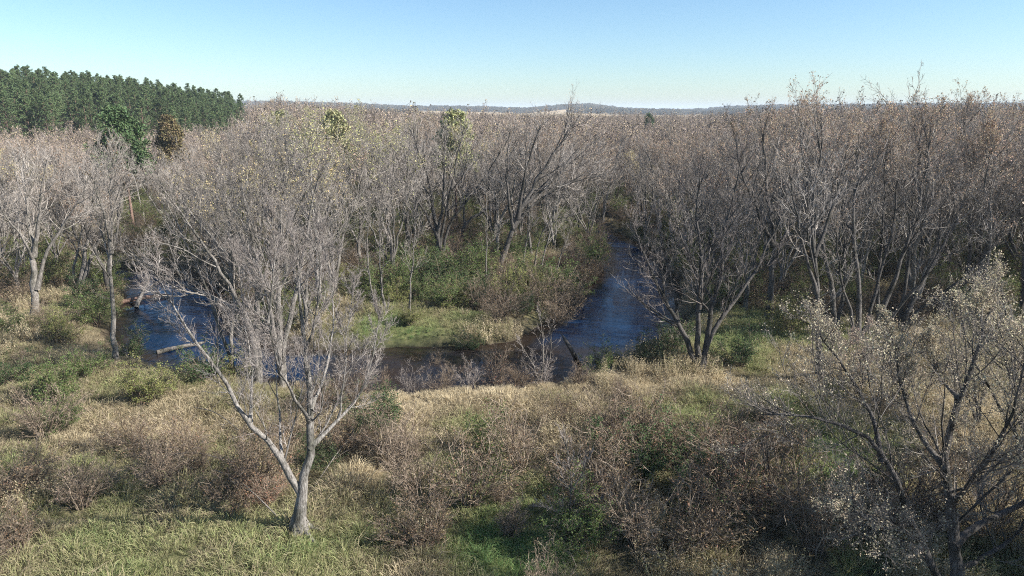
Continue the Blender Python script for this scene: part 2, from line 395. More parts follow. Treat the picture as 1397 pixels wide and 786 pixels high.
# ------------------------------------------------------------------ things
def root(name, label, cat, loc, rz=0, s=1.0, group=None):
    e = link(name, None); e.empty_display_size = .2
    e.location = loc; e.rotation_euler = (0, 0, rz); e.scale = (s, s, s)
    e['label'] = label; e['category'] = cat
    if group: e['group'] = group
    return e
def add_parts(e, parts, colors=None):
    made = {}
    for nm, me, stuff in parts:
        up = {'leaves': made.get('crown') or made.get('twigs'), 'limb': made.get('trunk')}.get(nm) or e   # leaves hang in the crown, limbs leave the trunk
        o = link(nm, me, up); made.setdefault(nm, o)
        if stuff: o['kind'] = 'stuff'
        if colors and nm in colors: o.color = (*colors[nm], 1)

def tree_parts(stems, rads, rg, dens=1.0, tw_r=.007, bark=None, twig=None, leaf_n=0, leaf_size=.09, levels=(9, 9, 8, 4), low=.25, ang1=(.45, 1.0), trop=.10, spread=.42, hero=False, top_leaves=True, rr1=.50, names=None, cluster=False, taper=.86):
    """a bare broadleaf tree from its stem lines: trunk, limbs and twigs are separate meshes"""
    bark = bark or M_BARK; twig = twig or M_TWIG
    k = 14
    S = np.stack([resample(s, k) for s in stems])
    S[:, 1:-1] += rg.normal(size=S[:, 1:-1].shape) * (.004 * np.linalg.norm(S[:, -1] - S[:, 0], axis=1))[:, None, None]
    RS = np.stack([r * (1 - taper * np.linspace(0, 1, k) ** (.85 if taper < .9 else .72)) for r in rads])
    RS *= rg.uniform(.9, 1.1, RS.shape)
    RS[:, 0] *= 1.45; RS[:, 1] *= 1.06
    names = names or ['trunk'] * len(S)
    parts = []
    for i in range(len(S)):
        tr = Soup(); tr.tubes(S[i:i + 1], RS[i:i + 1], 9 if hero else 7, rg); parts.append((names[i], tr.mesh(names[i], bark), False))
    n1, n2, n3, n4 = levels
    L1, R1 = grow(S, RS, n1, low, .98, ang1, spread, rr1, 8, trop, .10, rg, .55, .02)
    T1, Q1 = grow(S, RS, 3, .86, .99, (.15, .5), .17, .9, 6, trop, .1, rg, .2, .015)
    lim = Soup(); lim.tubes(L1, R1, 6, rg); lim.tubes(T1, Q1, 6, rg)
    L2, R2 = grow(L1, R1, n2, .15, 1, (.4, .95), .42, .55, 6, trop * .9, .13, rg, .45, .009)
    L2b, R2b = grow(T1, Q1, n2, .1, 1, (.35, .9), .5, .6, 6, trop, .13, rg, .4, .009)
    L2 = np.concatenate([L2, L2b]); R2 = np.concatenate([R2, R2b])
    br = Soup(); br.tubes(L2, R2, 4, rg)
    E, RE = grow(S, RS * .25, 6, .3, .98, (.6, 1.3), .12, .5, 6, .1, .15, rg, .3, .008)
    br.tubes(E, RE, 3, rg)
    L2a = np.concatenate([L2, E]); R2a = np.concatenate([R2, RE])
    L3, R3 = grow(L2a, R2a, n3, .1, 1, (.35, .9), .45, .6, 4, .10, .14, rg, .35, tw_r * 1.25)
    br.tubes(L3, R3, 3, rg)
    if n4:
        L4, R4 = grow(L3, R3, n4, .15, 1, (.3, .9), .55, .7, 3, .09, .16, rg, .3, tw_r)
        br.tubes(L4, R4, 3, rg)
    else: L4 = L3
    if hero:                             # root flare
        a = np.arange(6) * 1.05 + rg.random(6) * .5; o = np.stack([np.cos(a), np.sin(a), np.zeros(6)], 1)
        q = rads[0] * np.array([.35, .95, 1.6, 2.7, 3.9]); zz = np.array([.95, .5, .22, .04, -.12])
        RP = S[0, 0] + o[:, None] * q[None, :, None] + np.array([0, 0, 1.]) * zz[None, :, None] + [0, 0, .1]
        ro = Soup(); ro.tubes(RP, rads[0] * np.array([.55, .5, .38, .24, .1])[None] * rg.uniform(.7, 1.15, (6, 1)), 7, rg); parts.append(('roots', ro.mesh('roots', bark), False))
    parts += [('branches', lim.mesh('branches', bark), True), ('crown', br.mesh('crown', twig, False), True)]
    if leaf_n:
        tips = np.concatenate([L4[:, -1], L4[:, L4.shape[1] // 2], L3[:, -1]])
        z0, z1 = np.percentile(tips[:, 2], [10, 97])
        w = np.clip((tips[:, 2] - z0) / (z1 - z0), .02, 1) ** 1.6 if top_leaves else np.ones(len(tips))
        if cluster:                          # leaves hold on in uneven bunches
            q = tips * .9; w = w * (.25 + np.clip(noise(q[:, 0] + q[:, 2] * .7, q[:, 1] - q[:, 2] * .6, 5) - .35, 0, 1) ** 2 * 6)
        c = rg.choice(len(tips), leaf_n, p=w / w.sum())
        parts.append(leaf_part(tips[c] + rg.normal(size=(len(c), 3)) * .06, leaf_size, rg))
    return parts
def leaf_part(pos, size, rg, name='leaves', m=None):
    lf = Soup(); n = len(pos)
    d = norm(rg.normal(size=(n, 3)) + np.array([0, 0, -.3])); sd_ = norm(np.cross(d, norm(rg.normal(size=(n, 3)))))
    lf.blades(pos, d, sd_, size * rg.uniform(.5, 1.5, n), size * rg.uniform(.4, 1.1, n), rg)
    return (name, lf.mesh(name, m or M_LEAF, False), True)

def random_stems(rg, h, n, lean=.16, fork=None):
    """stems of one tree rising from one foot, vase-shaped"""
    out, rad = [], []
    a0 = rg.uniform(0, 6.28)
    fk = h * (fork if fork is not None else rg.uniform(.04, .22))
    tl = rg.normal(size=2) * .05
    for i in range(n):
        a = a0 + i * 6.28 / n + rg.normal() * .35
        l = lean * rg.uniform(.5, 1.3) if n > 1 else rg.uniform(0, .05)
        hh = h * rg.uniform(.72, .92)
        pts = [np.zeros(3), np.array([tl[0] * fk, tl[1] * fk, fk])]
        for f in (.3, .5, .75, 1.0):
            o = hh * l * 1.5 * f ** 1.15
            pts.append(np.array([tl[0] * fk + math.cos(a) * o + rg.normal() * .15, tl[1] * fk + math.sin(a) * o + rg.normal() * .15, fk + (hh - fk) * f]))
        out.append(np.array(pts)); rad.append(rg.uniform(.13, .21) * (h / 15) * (1.25 if n < 3 else 1.0))
    return out, rad

def px_stems(base, y0, lines):
    """main stems drawn through photo pixels; dy is how far each point leans away from the viewer"""
    g = gp(*base); y0 = g[1] if y0 is None else y0
    b = dp(*base, y0); b[2] = terrain(b[0], b[1]) - .12
    out = []
    for ln in lines:
        out.append(np.array([b if p == 'base' else dp(p[0], p[1], b[1] + p[2]) for p in ln]) - b)
    return b, out

MARKS = []                               # the marked trees, to name others by
PLACED = []                              # (x, y, radius) of what already stands somewhere
def clear(x, y, r):
    return all((x - a) ** 2 + (y - b) ** 2 > (r + c) ** 2 for a, b, c in PLACED)
RUST, YELLOW, YGREEN, CREAM, BROWN = (.40, .30, .21), (.50, .42, .22), (.40, .38, .18), (.47, .41, .29), (.22, .15, .09)

# ---- the forked tree in front
def custom(name, label, base, y0, lines, rads, seed, leafcol=None, cat='tree', group=None, short=None, **kw):
    rg = np.random.default_rng(seed)
    b, st = px_stems(base, y0, lines)
    e = root(name, label, cat, b, group=group)
    add_parts(e, tree_parts(st, rads, rg, names=['trunk' if l_[0] == 'base' else 'limb' for l_ in lines], **kw), {'leaves': leafcol} if leafcol else None)
    PLACED.append((b[0], b[1], 1.2)); MARKS.append((b[0], b[1], short or label))
    return e
custom('maple_tree', 'big pale grey bare maple forking low down, alone in the front meadow', (410, 738), None, [
    ['base', (411, 690, 0), (412, 668, 0), (421, 621, .2), (425, 573, .3), (425, 536, .5), (416, 487, .7), (413, 445, 1.), (410, 395, 1.2), (406, 335, 1.4)],
    ['base', (411, 690, 0), (409, 668, 0), (377, 615, -.5), (340, 576, -.9), (318, 545, -1.2), (291, 500, -1.4), (261, 460, -1.6), (237, 418, -1.8), (214, 372, -2)],
    [(422, 612, .2), (444, 591, .6), (462, 570, 1.), (480, 554, 1.4), (499, 520, 1.9), (512, 470, 2.4), (516, 420, 2.8)],
    [(422, 575, .3), (400, 540, -1), (380, 500, -2), (365, 440, -2.8), (352, 370, -3.2)],
    [(424, 560, .3), (440, 520, 1.8), (452, 470, 3), (455, 410, 3.8), (450, 340, 4.2)],
    [(340, 576, -.9), (345, 520, -.2), (338, 470, .4), (330, 410, .8), (322, 350, 1)],
    [(416, 487, .7), (430, 430, .2), (436, 370, -.2), (432, 310, -.4)],
    [(385, 625, -.4), (380, 560, 1), (376, 490, 2), (382, 420, 2.6), (378, 350, 3)],
    [(365, 440, -2.8), (372, 390, -3), (374, 330, -3), (370, 285, -3)],
    [(462, 570, 1.), (470, 510, .6), (474, 450, .4), (484, 390, .4)],
    ], [.30, .215, .11, .085, .085, .06, .055, .06, .05, .05], 5, twig=M_TWIG_HERO, bark=M_BARK_W, taper=.93, hero=True, levels=(12, 11, 9, 4), tw_r=.0035, spread=.29, low=.28, rr1=.30, trop=.14, short='forked front maple')

# ---- the leafy tree at the right edge of the front
custom('cottonwood_tree', 'dark trunked tree with scattered cream leaves at the lower right corner', (1303, 835), None, [
    ['base', (1305, 770, 0), (1298, 700, .2), (1290, 650, .4), (1291, 600, .6), (1308, 545, .8), (1328, 490, 1), (1345, 430, 1.4)],
    ['base', (1290, 800, 0), (1262, 750, -.3), (1236, 690, -.5), (1208, 635, -.6), (1180, 595, -.6), (1140, 578, -.5), (1085, 566, -.2), (1030, 566, 0)],
    [(1300, 745, 0), (1335, 718, .5), (1370, 700, 1), (1420, 670, 1.5), (1470, 610, 2), (1500, 540, 2.4)],
    [(1291, 640, .4), (1260, 600, 1.2), (1240, 560, 2), (1225, 505, 2.8), (1215, 450, 3.2)],
    [(1205, 630, -.6), (1190, 570, .2), (1165, 520, .8), (1135, 480, 1.2), (1110, 440, 1.4)],
    [(1296, 690, .2), (1330, 650, -1), (1365, 600, -1.8), (1390, 540, -2.2), (1400, 470, -2.4)],
    [(1305, 775, 0), (1345, 760, 1.5), (1385, 730, 3), (1420, 660, 4.2), (1440, 570, 5)],
    [(1262, 750, -.3), (1225, 735, -1.4), (1185, 712, -2.2), (1150, 690, -2.6)],
    [(1308, 545, .8), (1280, 510, 2), (1268, 465, 3)],
    ], [.26, .18, .15, .11, .10, .11, .12, .07, .08], 8, leafcol=CREAM, bark=M_BARK_D, twig=M_TWIG, hero=True, levels=(13, 11, 8, 4), tw_r=.0042, leaf_n=30000, leaf_size=.058, spread=.48, cluster=True, top_leaves=False, rr1=.34, short='corner tree with cream leaves')
custom('cottonwood_tree', 'tall shrubby tree thick with cream leaves at the right edge', (1400, 640), None, [
    ['base', (1396, 580, 0), (1386, 510, .2), (1374, 440, .4), (1362, 385, .6)],
    ['base', (1405, 580, 0), (1420, 510, .4), (1432, 440, .8), (1440, 370, 1)],
    ['base', (1385, 590, -.2), (1350, 530, -.6), (1322, 470, -.8), (1306, 420, -1)],
    ['base', (1394, 590, .4), (1380, 520, 1.6), (1360, 460, 2.4), (1335, 410, 3)],
    ], [.16, .15, .12, .12], 9, leafcol=(.50, .44, .30), bark=M_BARK_D, hero=False, levels=(9, 8, 6, 3), tw_r=.006, leaf_n=15000, leaf_size=.065, spread=.46, cluster=True, top_leaves=False, low=.15, short='cream leafed edge tree')
for k, (u, v, lab, tops) in enumerate([(1335, 590, 'low cream speckled tree between the corner tree and the edge tree', [(1322, 470, 0), (1352, 450, 1), (1300, 500, -1)]), (1235, 560, 'low twiggy tree with few cream leaves behind the corner tree', [(1222, 470, 0), (1250, 455, 1), (1205, 490, -1)]), (1180, 540, 'small twiggy tree with pinkish leaves left behind the corner tree', [(1165, 455, 0), (1185, 440, .8), (1150, 470, -.8)])]):
    custom('young_tree', lab, (u, v), None, [['base', (u + (t[0] - u) * .4, v + (t[1] - v) * .5, t[2] * .4), t] for t in tops], [.09, .08, .07], 50 + k, leafcol=[(.50, .44, .30), (.48, .42, .31), (.42, .32, .25)][k], bark=M_BARK_D, levels=(11, 8, 6, 3), tw_r=.005, leaf_n=[6000, 2500, 2500][k], leaf_size=.062, spread=.45, top_leaves=False, low=.12, short=['cream speckled low tree', 'low twiggy tree', 'pinkish small tree'][k])

# ---- marked trees of the middle distance
MID = dict(levels=(9, 8, 7, 2), tw_r=.0075, low=.4)
custom('maple_tree', 'stout pale trunked bare tree at the left edge, forking halfway up', (47, 437), None, [
    ['base', (46, 390, 0), (46, 345, .2), (40, 310, .5), (36, 275, .8), (30, 240, 1), (24, 215, 1.2)],
    [(46, 350, .2), (52, 310, 0), (54, 275, -.5), (60, 240, -1), (66, 215, -1)],
    [(50, 395, 0), (62, 350, .8), (75, 325, 1.5), (92, 300, 2), (112, 265, 2.5), (126, 235, 3)],
    [(46, 360, .2), (34, 330, -1), (12, 300, -2), (-12, 265, -3)]], [.37, .21, .2, .15], 21, spread=.42, **MID, short='stout pale tree at left')
custom('maple_tree', 'pale twin trunked bare tree leaning right behind the left meadow', (108, 402), None, [
    ['base', (112, 370, 0), (118, 330, .4), (124, 300, .6), (130, 255, .8), (134, 205, 1)],
    ['base', (116, 378, 0), (128, 340, .5), (140, 305, 1), (150, 260, 1.4), (160, 215, 1.6)],
    ['base', (100, 375, .3), (108, 330, 1), (116, 290, 1.5), (112, 240, 2)]], [.27, .25, .16], 22, **MID, short='pale twin trunks')
custom('maple_tree', 'slim tall dark mottled tree standing at the near left bank beside dark green shrub', (158, 498), None, [
    ['base', (156, 460, 0), (152, 400, .1), (151, 350, .2), (155, 300, .3), (150, 250, .4), (154, 215, .5)],
    [(152, 345, .2), (160, 315, .3), (163, 280, .5), (172, 240, .8)],
    [(151, 335, .2), (144, 300, -.6), (132, 262, -1), (122, 232, -1.4)]], [.20, .12, .11], 23, spread=.3, leafcol=BROWN, leaf_n=300, **MID, short='slim mottled tree by the pool')
custom('maple_tree', 'bare tree with a long pale limb reaching left over the left pool', (352, 522), None, [
    ['base', (348, 480, 0), (342, 445, .3), (325, 425, .3), (298, 408, .2), (262, 394, 0), (225, 372, -.2), (185, 352, -.3)],
    ['base', (352, 480, .2), (350, 430, .4), (352, 370, .7), (358, 300, 1), (360, 235, 1.3)],
    ['base', (345, 490, .1), (325, 440, .8), (316, 380, 1.3), (314, 310, 1.7), (305, 245, 2)],
    [(344, 450, .3), (310, 385, -.3), (275, 330, -1), (240, 280, -1.5), (212, 240, -2)]], [.26, .24, .2, .17], 24, **MID, short='long limbed tree by the pool')
custom('maple_tree', 'pale multi trunked bare tree behind the forked front maple', (384, 512), None, [
    ['base', (381, 470, 0), (379, 430, .2), (378, 370, .5), (384, 300, .8), (388, 225, 1)],
    ['base', (388, 470, .4), (398, 420, .9), (412, 360, 1.4), (425, 290, 1.8), (438, 225, 2)],
    ['base', (376, 470, -.2), (368, 420, -.7), (352, 360, -1.2), (338, 300, -1.5), (330, 245, -1.8)]], [.28, .24, .2], 25, leafcol=YELLOW, leaf_n=500, **MID, short='pale many trunked tree')
custom('maple_tree', 'slanting bare tree with dark stem left of the long limbed one', (317, 505), None, [
    ['base', (315, 464, 0), (319, 420, .2), (320, 373, .3), (312, 315, .5), (304, 260, .7)],
    ['base', (308, 470, .3), (290, 420, .8), (262, 350, 1.3), (235, 290, 1.7), (214, 240, 2)]], [.17, .15], 26, **MID, short='slanting dark stemmed tree')
custom('maple_tree', 'dark trunked vase shaped bare maple behind green bushes in the centre', (597, 368), None, [
    ['base', (597, 345, 0), (598, 320, 0), (592, 285, .2), (585, 245, .5), (570, 205, .8), (560, 178, 1)],
    ['base', (599, 345, .1), (604, 310, .3), (612, 270, .7), (622, 225, 1), (632, 180, 1.3)],
    ['base', (602, 345, .2), (618, 300, .8), (640, 268, 1.3), (668, 232, 1.8), (690, 195, 2)],
    [(597, 318, 0), (604, 280, -1), (606, 235, -1.6), (606, 185, -2)],
    [(597, 325, 0), (580, 290, -1), (556, 250, -1.8), (540, 210, -2.2)]], [.36, .25, .24, .2, .17], 27, bark=M_BARK_D, **MID, short='dark vase shaped maple')
custom('maple_tree', 'big bare maple leaning right with fanned dark limbs, left of the right channel', (678, 374), None, [
    ['base', (688, 348, 0), (700, 312, .2), (714, 280, .5), (736, 240, .9), (762, 200, 1.2), (785, 165, 1.5)],
    [(700, 312, .2), (722, 285, .7), (752, 262, 1.2), (790, 246, 1.6), (822, 238, 2)],
    [(706, 298, .3), (712, 260, -.4), (722, 215, -1), (740, 165, -1.4)],
    [(714, 280, .5), (745, 255, .9), (775, 226, 1.4), (815, 190, 1.8)],
    [(700, 312, .2), (694, 272, -.6), (690, 225, -1), (695, 180, -1.2)]], [.40, .22, .24, .2, .2], 28, spread=.45, leafcol=RUST, leaf_n=900, bark=M_BARK_D, **MID, short='big leaning maple')
custom('maple_tree', 'straight pale trunk standing close behind the leaning maple', (703, 348), None, [
    ['base', (703, 318, 0), (703, 292, .1), (716, 272, .4), (735, 258, .7), (750, 225, 1)],
    [(703, 300, .1), (697, 265, 0), (690, 220, 0)]], [.26, .18], 29, **MID, short='straight pale trunk at centre')
custom('maple_tree', 'leaning tree with a broken orange brown scar on its trunk', (627, 338), None, [
    ['base', (631, 318, 0), (640, 300, .2), (655, 292, .4), (676, 276, .7), (700, 262, 1), (726, 236, 1.3)],
    [(634, 310, .1), (632, 270, .6), (628, 220, 1)]], [.32, .2], 30, **MID, short='scarred leaning tree')
for k, (u, v, pts, lab, r) in enumerate([
    (662, 396, [(664, 340, 0), (664, 290, .1), (660, 230, .2)], 'thin straight pale sapling in front of the leaning maple', .10),
    (560, 434, [(560, 395, 0), (564, 340, .1), (570, 260, .2)], 'thin pale sapling rising from the yellow green bank, left centre', .10),
    (516, 436, [(506, 390, 0), (501, 340, 0), (504, 270, .2)], 'thin sapling at the left end of the yellow green bank, leaning left', .10),
    (527, 430, [(520, 385, .2), (518, 330, .4), (524, 250, .6)], 'pale slim tree between two saplings behind the yellow green bank', .13),
    (727, 372, [(733, 340, .1), (744, 310, .3), (770, 298, .6), (800, 288, .8)], 'slim tree bent over to the right above the river bend', .12),
    (735, 384, [(742, 345, .1), (752, 315, .3), (760, 270, .4), (772, 225, .6)], 'slim upright tree left of the river bend', .12),
    (757, 376, [(766, 345, .1), (776, 318, .3), (782, 280, .4)], 'slim pale tree at the water edge of the river bend', .10),
    (714, 372, [(717, 340, .1), (724, 312, .3), (742, 288, .6), (752, 240, .8)], 'slim dark stemmed tree right of the leaning maple', .11)]):
    custom('young_tree', lab, (u, v), None, [['base'] + pts], [r], 40 + k, short=lab.split(' ')[0] + ' ' + ' '.join(lab.split(' ')[1:4]).rstrip(','), levels=(12, 7, 6, 3), tw_r=.007, spread=.3, low=.3)
custom('maple_tree', 'bare clump of four dark stems on the near right river bank', (955, 508), None, [
    ['base', (943, 480, 0), (925, 440, .2), (908, 408, .4), (892, 375, .6), (874, 335, .8), (862, 300, 1)],
    ['base', (952, 450, .1), (956, 400, .3), (957, 350, .5), (950, 290, .8), (955, 230, 1)],
    ['base', (964, 470, .2), (985, 435, .6), (1003, 408, 1), (1030, 372, 1.4), (1052, 325, 1.8), (1080, 280, 2.2)],
    ['base', (966, 460, .3), (974, 415, .7), (984, 380, 1.1), (985, 330, 1.4), (1000, 270, 1.8), (1010, 215, 2)],
    [(925, 440, .2), (920, 400, 1), (908, 350, 1.5), (895, 290, 2)],
    [(974, 415, .7), (950, 370, 1.6), (925, 310, 2.4), (910, 250, 3)]], [.23, .24, .22, .24, .12, .13], 31, bark=M_BARK_D, twig=M_TWIG_PALE, spread=.40, leafcol=RUST, leaf_n=300, levels=(9, 9, 7, 3), tw_r=.007, short='four stemmed clump')
custom('maple_tree', 'tall dark trunk lit on its right side, right of the four stemmed clump', (1048, 442), None, [
    ['base', (1050, 410, 0), (1052, 375, 0), (1056, 330, .2), (1048, 270, .5), (1040, 200, .8), (1044, 172, 1)],
    [(1053, 365, 0), (1072, 320, .6), (1098, 275, 1.2), (1112, 215, 1.8)],
    [(1055, 335, .2), (1032, 285, -.8), (1010, 230, -1.4), (1002, 180, -1.8)]], [.34, .2, .2], 32, bark=M_BARK_D, leafcol=RUST, leaf_n=1400, **MID, short='tall half lit trunk')
custom('maple_tree', 'tall slim trunk rising behind the cream leafed corner tree', (1118, 520), None, [
    ['base', (1116, 480, 0), (1114, 430, .1), (1112, 370, .2), (1106, 300, .5), (1118, 220, .8), (1122, 165, 1)],
    [(1113, 400, .1), (1100, 350, -.5), (1086, 290, -1), (1076, 225, -1.4)],
    [(1111, 350, .2), (1130, 300, .8), (1148, 240, 1.4), (1158, 192, 1.8)]], [.24, .14, .14], 33, bark=M_BARK_D, leafcol=RUST, leaf_n=1200, **MID, short='tall slim trunk at right')
RT = [(1170, 474, [[(1172, 430, 0), (1170, 380, .2), (1162, 320, .5), (1170, 240, .8), (1165, 172, 1)], [(1186, 425, .4), (1202, 370, 1), (1220, 300, 1.6), (1226, 220, 2)], [(1160, 425, -.2), (1146, 370, -.6), (1138, 300, -1)]], 'right hand tree of three dark stems, nearest the slim trunk', 'three stemmed dark tree'),
      (1196, 462, [[(1205, 420, .2), (1222, 370, .6), (1245, 310, 1), (1262, 240, 1.4), (1270, 180, 1.8)], [(1198, 420, 0), (1200, 360, .2), (1205, 290, .5), (1210, 200, .8)], [(1222, 425, -.4), (1256, 385, -1), (1290, 330, -1.6), (1316, 265, -2)]], 'dark stemmed tree fanning right in the right hand wood', 'fanning dark tree'),
      (1228, 455, [[(1240, 420, .2), (1262, 375, .6), (1290, 330, 1), (1318, 270, 1.5), (1335, 200, 2)], [(1232, 410, .5), (1240, 350, 1), (1252, 280, 1.5), (1255, 190, 2)], [(1248, 428, -.4), (1285, 400, -1), (1330, 365, -1.6), (1370, 315, -2.2)]], 'dark tree leaning hard right above the cream leafed shrub tree', 'hard leaning dark tree'),
      (1140, 468, [[(1138, 430, 0), (1130, 380, .2), (1120, 320, .5), (1100, 250, .8), (1090, 175, 1)], [(1146, 425, .3), (1152, 370, .7), (1150, 300, 1), (1140, 220, 1.4)]], 'two stemmed dark tree left of the right hand thicket', 'two stemmed dark tree'),
      (1392, 385, [[(1388, 350, 0), (1376, 315, 0), (1366, 270, .2), (1358, 215, .4), (1362, 172, .6)], [(1380, 345, -.4), (1350, 300, -1), (1322, 260, -1.6), (1300, 215, -2)], [(1396, 345, .5), (1402, 290, 1), (1400, 220, 1.4)]], 'dark tree leaning left at the right edge above the cream leaves', 'left leaning edge tree'),
      (1315, 420, [[(1318, 380, 0), (1325, 330, .2), (1322, 270, .5), (1315, 190, .8), (1322, 165, 1)], [(1326, 385, .4), (1345, 345, 1), (1362, 290, 1.6), (1372, 220, 2)]], 'dark tree half hidden behind the cream leafed shrub tree', 'half hidden dark tree')]
for k, (u, v, lines, lab, sh_) in enumerate(RT):
    custom('maple_tree', lab, (u, v), None, [['base'] + l_ for l_ in lines], [.25, .19, .17][:len(lines)], 60 + k, short=sh_, bark=M_BARK_D, leafcol=RUST, leaf_n=1500, **MID)

# ---- leafy exceptions in the wood
# ---- woodland of bare trees: eight grown trees, copied
PROT = []
for k in range(12):
    rg = np.random.default_rng(100 + k)
    ns = [3, 4, 2, 5, 3, 1, 4, 2, 6, 5, 1, 3][k]
    st, rd = random_stems(rg, 15.0, ns, lean=[.17, .15, .14, .2, .22, .1, .18, .2, .27, .3, .06, .12][k])
    if k > 7: rd = [r * .72 for r in rd]
    PROT.append(tree_parts(st, rd, rg, bark=[M_BARK, M_BARK_D, M_BARK_W][k % 3], leaf_n=1700, leaf_size=.10, levels=((9, 7, 7, 2) if ns < 5 and ns > 2 else (7, 7, 6, 2) if ns > 4 else (15, 8, 8, 2)), tw_r=.009, low=[.36, .45][k % 2], rr1=.42, trop=[.10, .14, .07][k % 3]))
def forest_ok(x, y, u):
    """no trees on the open meadow in front"""
    lim = np.interp(u, [-300, 0, 120, 300, 420, 480, 560, 650, 780, 850, 930, 1010, 1120, 1300, 1700], [52, 60, 66, 56, 52, 66, 72, 78, 84, 84, 60, 58, 56, 52, 50])
    return y > lim
def height_at(u, y):
    h = np.interp(u, [-300, 0, 120, 230, 330, 430, 520, 640, 760, 860, 930, 1010, 1060, 1200, 1400, 1700], [14.5, 14.5, 14.0, 14.8, 16.5, 18.4, 17.0, 16.5, 16.0, 14.2, 14.8, 16.8, 18.0, 18.3, 18.0, 17.6])
    if u < 345: h = h * np.interp(y, [60, 100, 150], [1, .9, .8])
    return h
ORD = ['', 'second ', 'third ', 'fourth ', 'fifth ', 'sixth ', 'seventh ', 'eighth ', 'ninth ', 'tenth ', 'eleventh ', 'twelfth ']
SEEN = {}
def where(x, y):
    """which marked tree stands nearest, and on which side of it (x, y) lies"""
    m = min(MARKS, key=lambda t: (t[0] - x) ** 2 + .35 * (t[1] - y) ** 2)
    dx, dy = x - m[0], y - m[1]
    side = ('left of' if dx < 0 else 'right of') if abs(dx) > .8 * abs(dy) else ('behind' if dy > 0 else 'in front of')
    return f'{side} the {m[2]}'
def numbered(look, tail):
    """things listed from the viewer outwards: the second, third ... of a look at one place say so"""
    key = look + tail; n = SEEN[key] = SEEN.get(key, -1) + 1
    return f'{look} {tail}' if n == 0 else f'{ORD[min(n, 11)]}{look} {tail}'
STEMS = ['three stemmed', 'four stemmed', 'twin stemmed', 'five stemmed', 'spreading three stemmed', 'single stemmed', 'narrow four stemmed', 'wide twin stemmed', 'slender six stemmed', 'leaning five stemmed', 'straight single stemmed', 'upright three stemmed']
LOOK = {RUST: 'rust tinged', YELLOW: 'yellowish', YGREEN: 'yellow green', None: 'mauve grey'}
rg = np.random.default_rng(77)
cands = []
EVERG = [dp(166, 196, 98), dp(232, 192, 120), dp(620, 166, 96), dp(455, 160, 108), dp(385, 166, 118)]
grid = {}
tries = 0
FOREST = []
def try_tree(x, y, sp):
    for a, b, c in FOREST:
        if abs(a - x) < sp and abs(b - y) < sp and (a - x) ** 2 + (b - y) ** 2 < sp * sp: return False
    return True
for _ in range(45000):
    y = 42 + 118 * rg.random() ** .8; u = rg.uniform(-170, 1570)
    x = (u - CX) / FPX * (y * cp + 17 * sp_)
    if not forest_ok(x, y, u): continue
    sp = 4.1 if y < 100 else 5.4
    if any(abs(x / y - e[0] / e[1]) < .055 and e[1] - 26 < y < e[1] + 4 for e in EVERG): continue
    if 150 < u < 215 and 80 < y < 104: continue                     # small green clearing on the left
    if float(river_d(np.array(x), np.array(y))) < 1.2: continue
    if not clear(x, y, 2.2) or not try_tree(x, y, sp): continue
    FOREST.append((x, y, u))
FOREST.sort(key=lambda t: t[1])
print('forest trees', len(FOREST))
near, rest = FOREST[:266], FOREST[266:]
for x, y, u in near:
    k = rg.integers(12)
    h = height_at(u, y) * rg.uniform(.82, 1.06)
    c = (RUST if rg.random() < .75 else None) if u > 930 else (rg.choice([0, 1, 2, 3], p=[.25, .3, .2, .25]) if 300 < u < 540 else rg.choice([0, 1, 3], p=[.4, .12, .48]))
    if not (c is None or isinstance(c, tuple)): c = [RUST, YELLOW, YGREEN, None][int(c)]
    e = root('bare_tree', numbered(f'{LOOK[c]} {STEMS[k]} bare tree', where(x, y)), 'tree', (x, y, float(terrain(x, y)) - .1), rg.uniform(0, 6.28), h / 15., group='bare trees of the woodland')
    e.rotation_euler[0] = rg.normal() * .08; e.rotation_euler[1] = rg.normal() * .08; e.scale[2] *= rg.uniform(.92, 1.05)
    cc = c or BROWN
    add_parts(e, [p for p in PROT[k] if c or p[0] != 'leaves'], {'leaves': tuple(np.array(cc) * rg.uniform(.8, 1.2))})

SHADE = tree_parts(*random_stems(np.random.default_rng(150), 15.0, 4, lean=.24), np.random.default_rng(151), bark=M_BARK_D, leaf_n=16000, leaf_size=.15, levels=(10, 8, 7, 2), tw_r=.012, top_leaves=False, low=.15)
for k, (x, y, h) in enumerate([(24.5, 17.5, 13), (27.5, 22.5, 13.5), (21.5, 14, 12.5), (31, 19, 15.5), (30.5, 32, 14.5)]):
    e = root('bare_tree', ['leafy tree just outside the right edge beside the corner tree', 'tall tree outside the right edge, behind the corner tree', 'tree outside the frame, nearest the viewer on the right', 'tallest tree outside the right edge, farthest out', 'tree outside the right edge behind the cream leafed edge tree'][k], 'tree', (x, y, float(terrain(x, y)) - .1), k * 1.3, h / 15., group='bare trees of the woodland')
    add_parts(e, SHADE if k < 4 else PROT[4], {'leaves': CREAM})

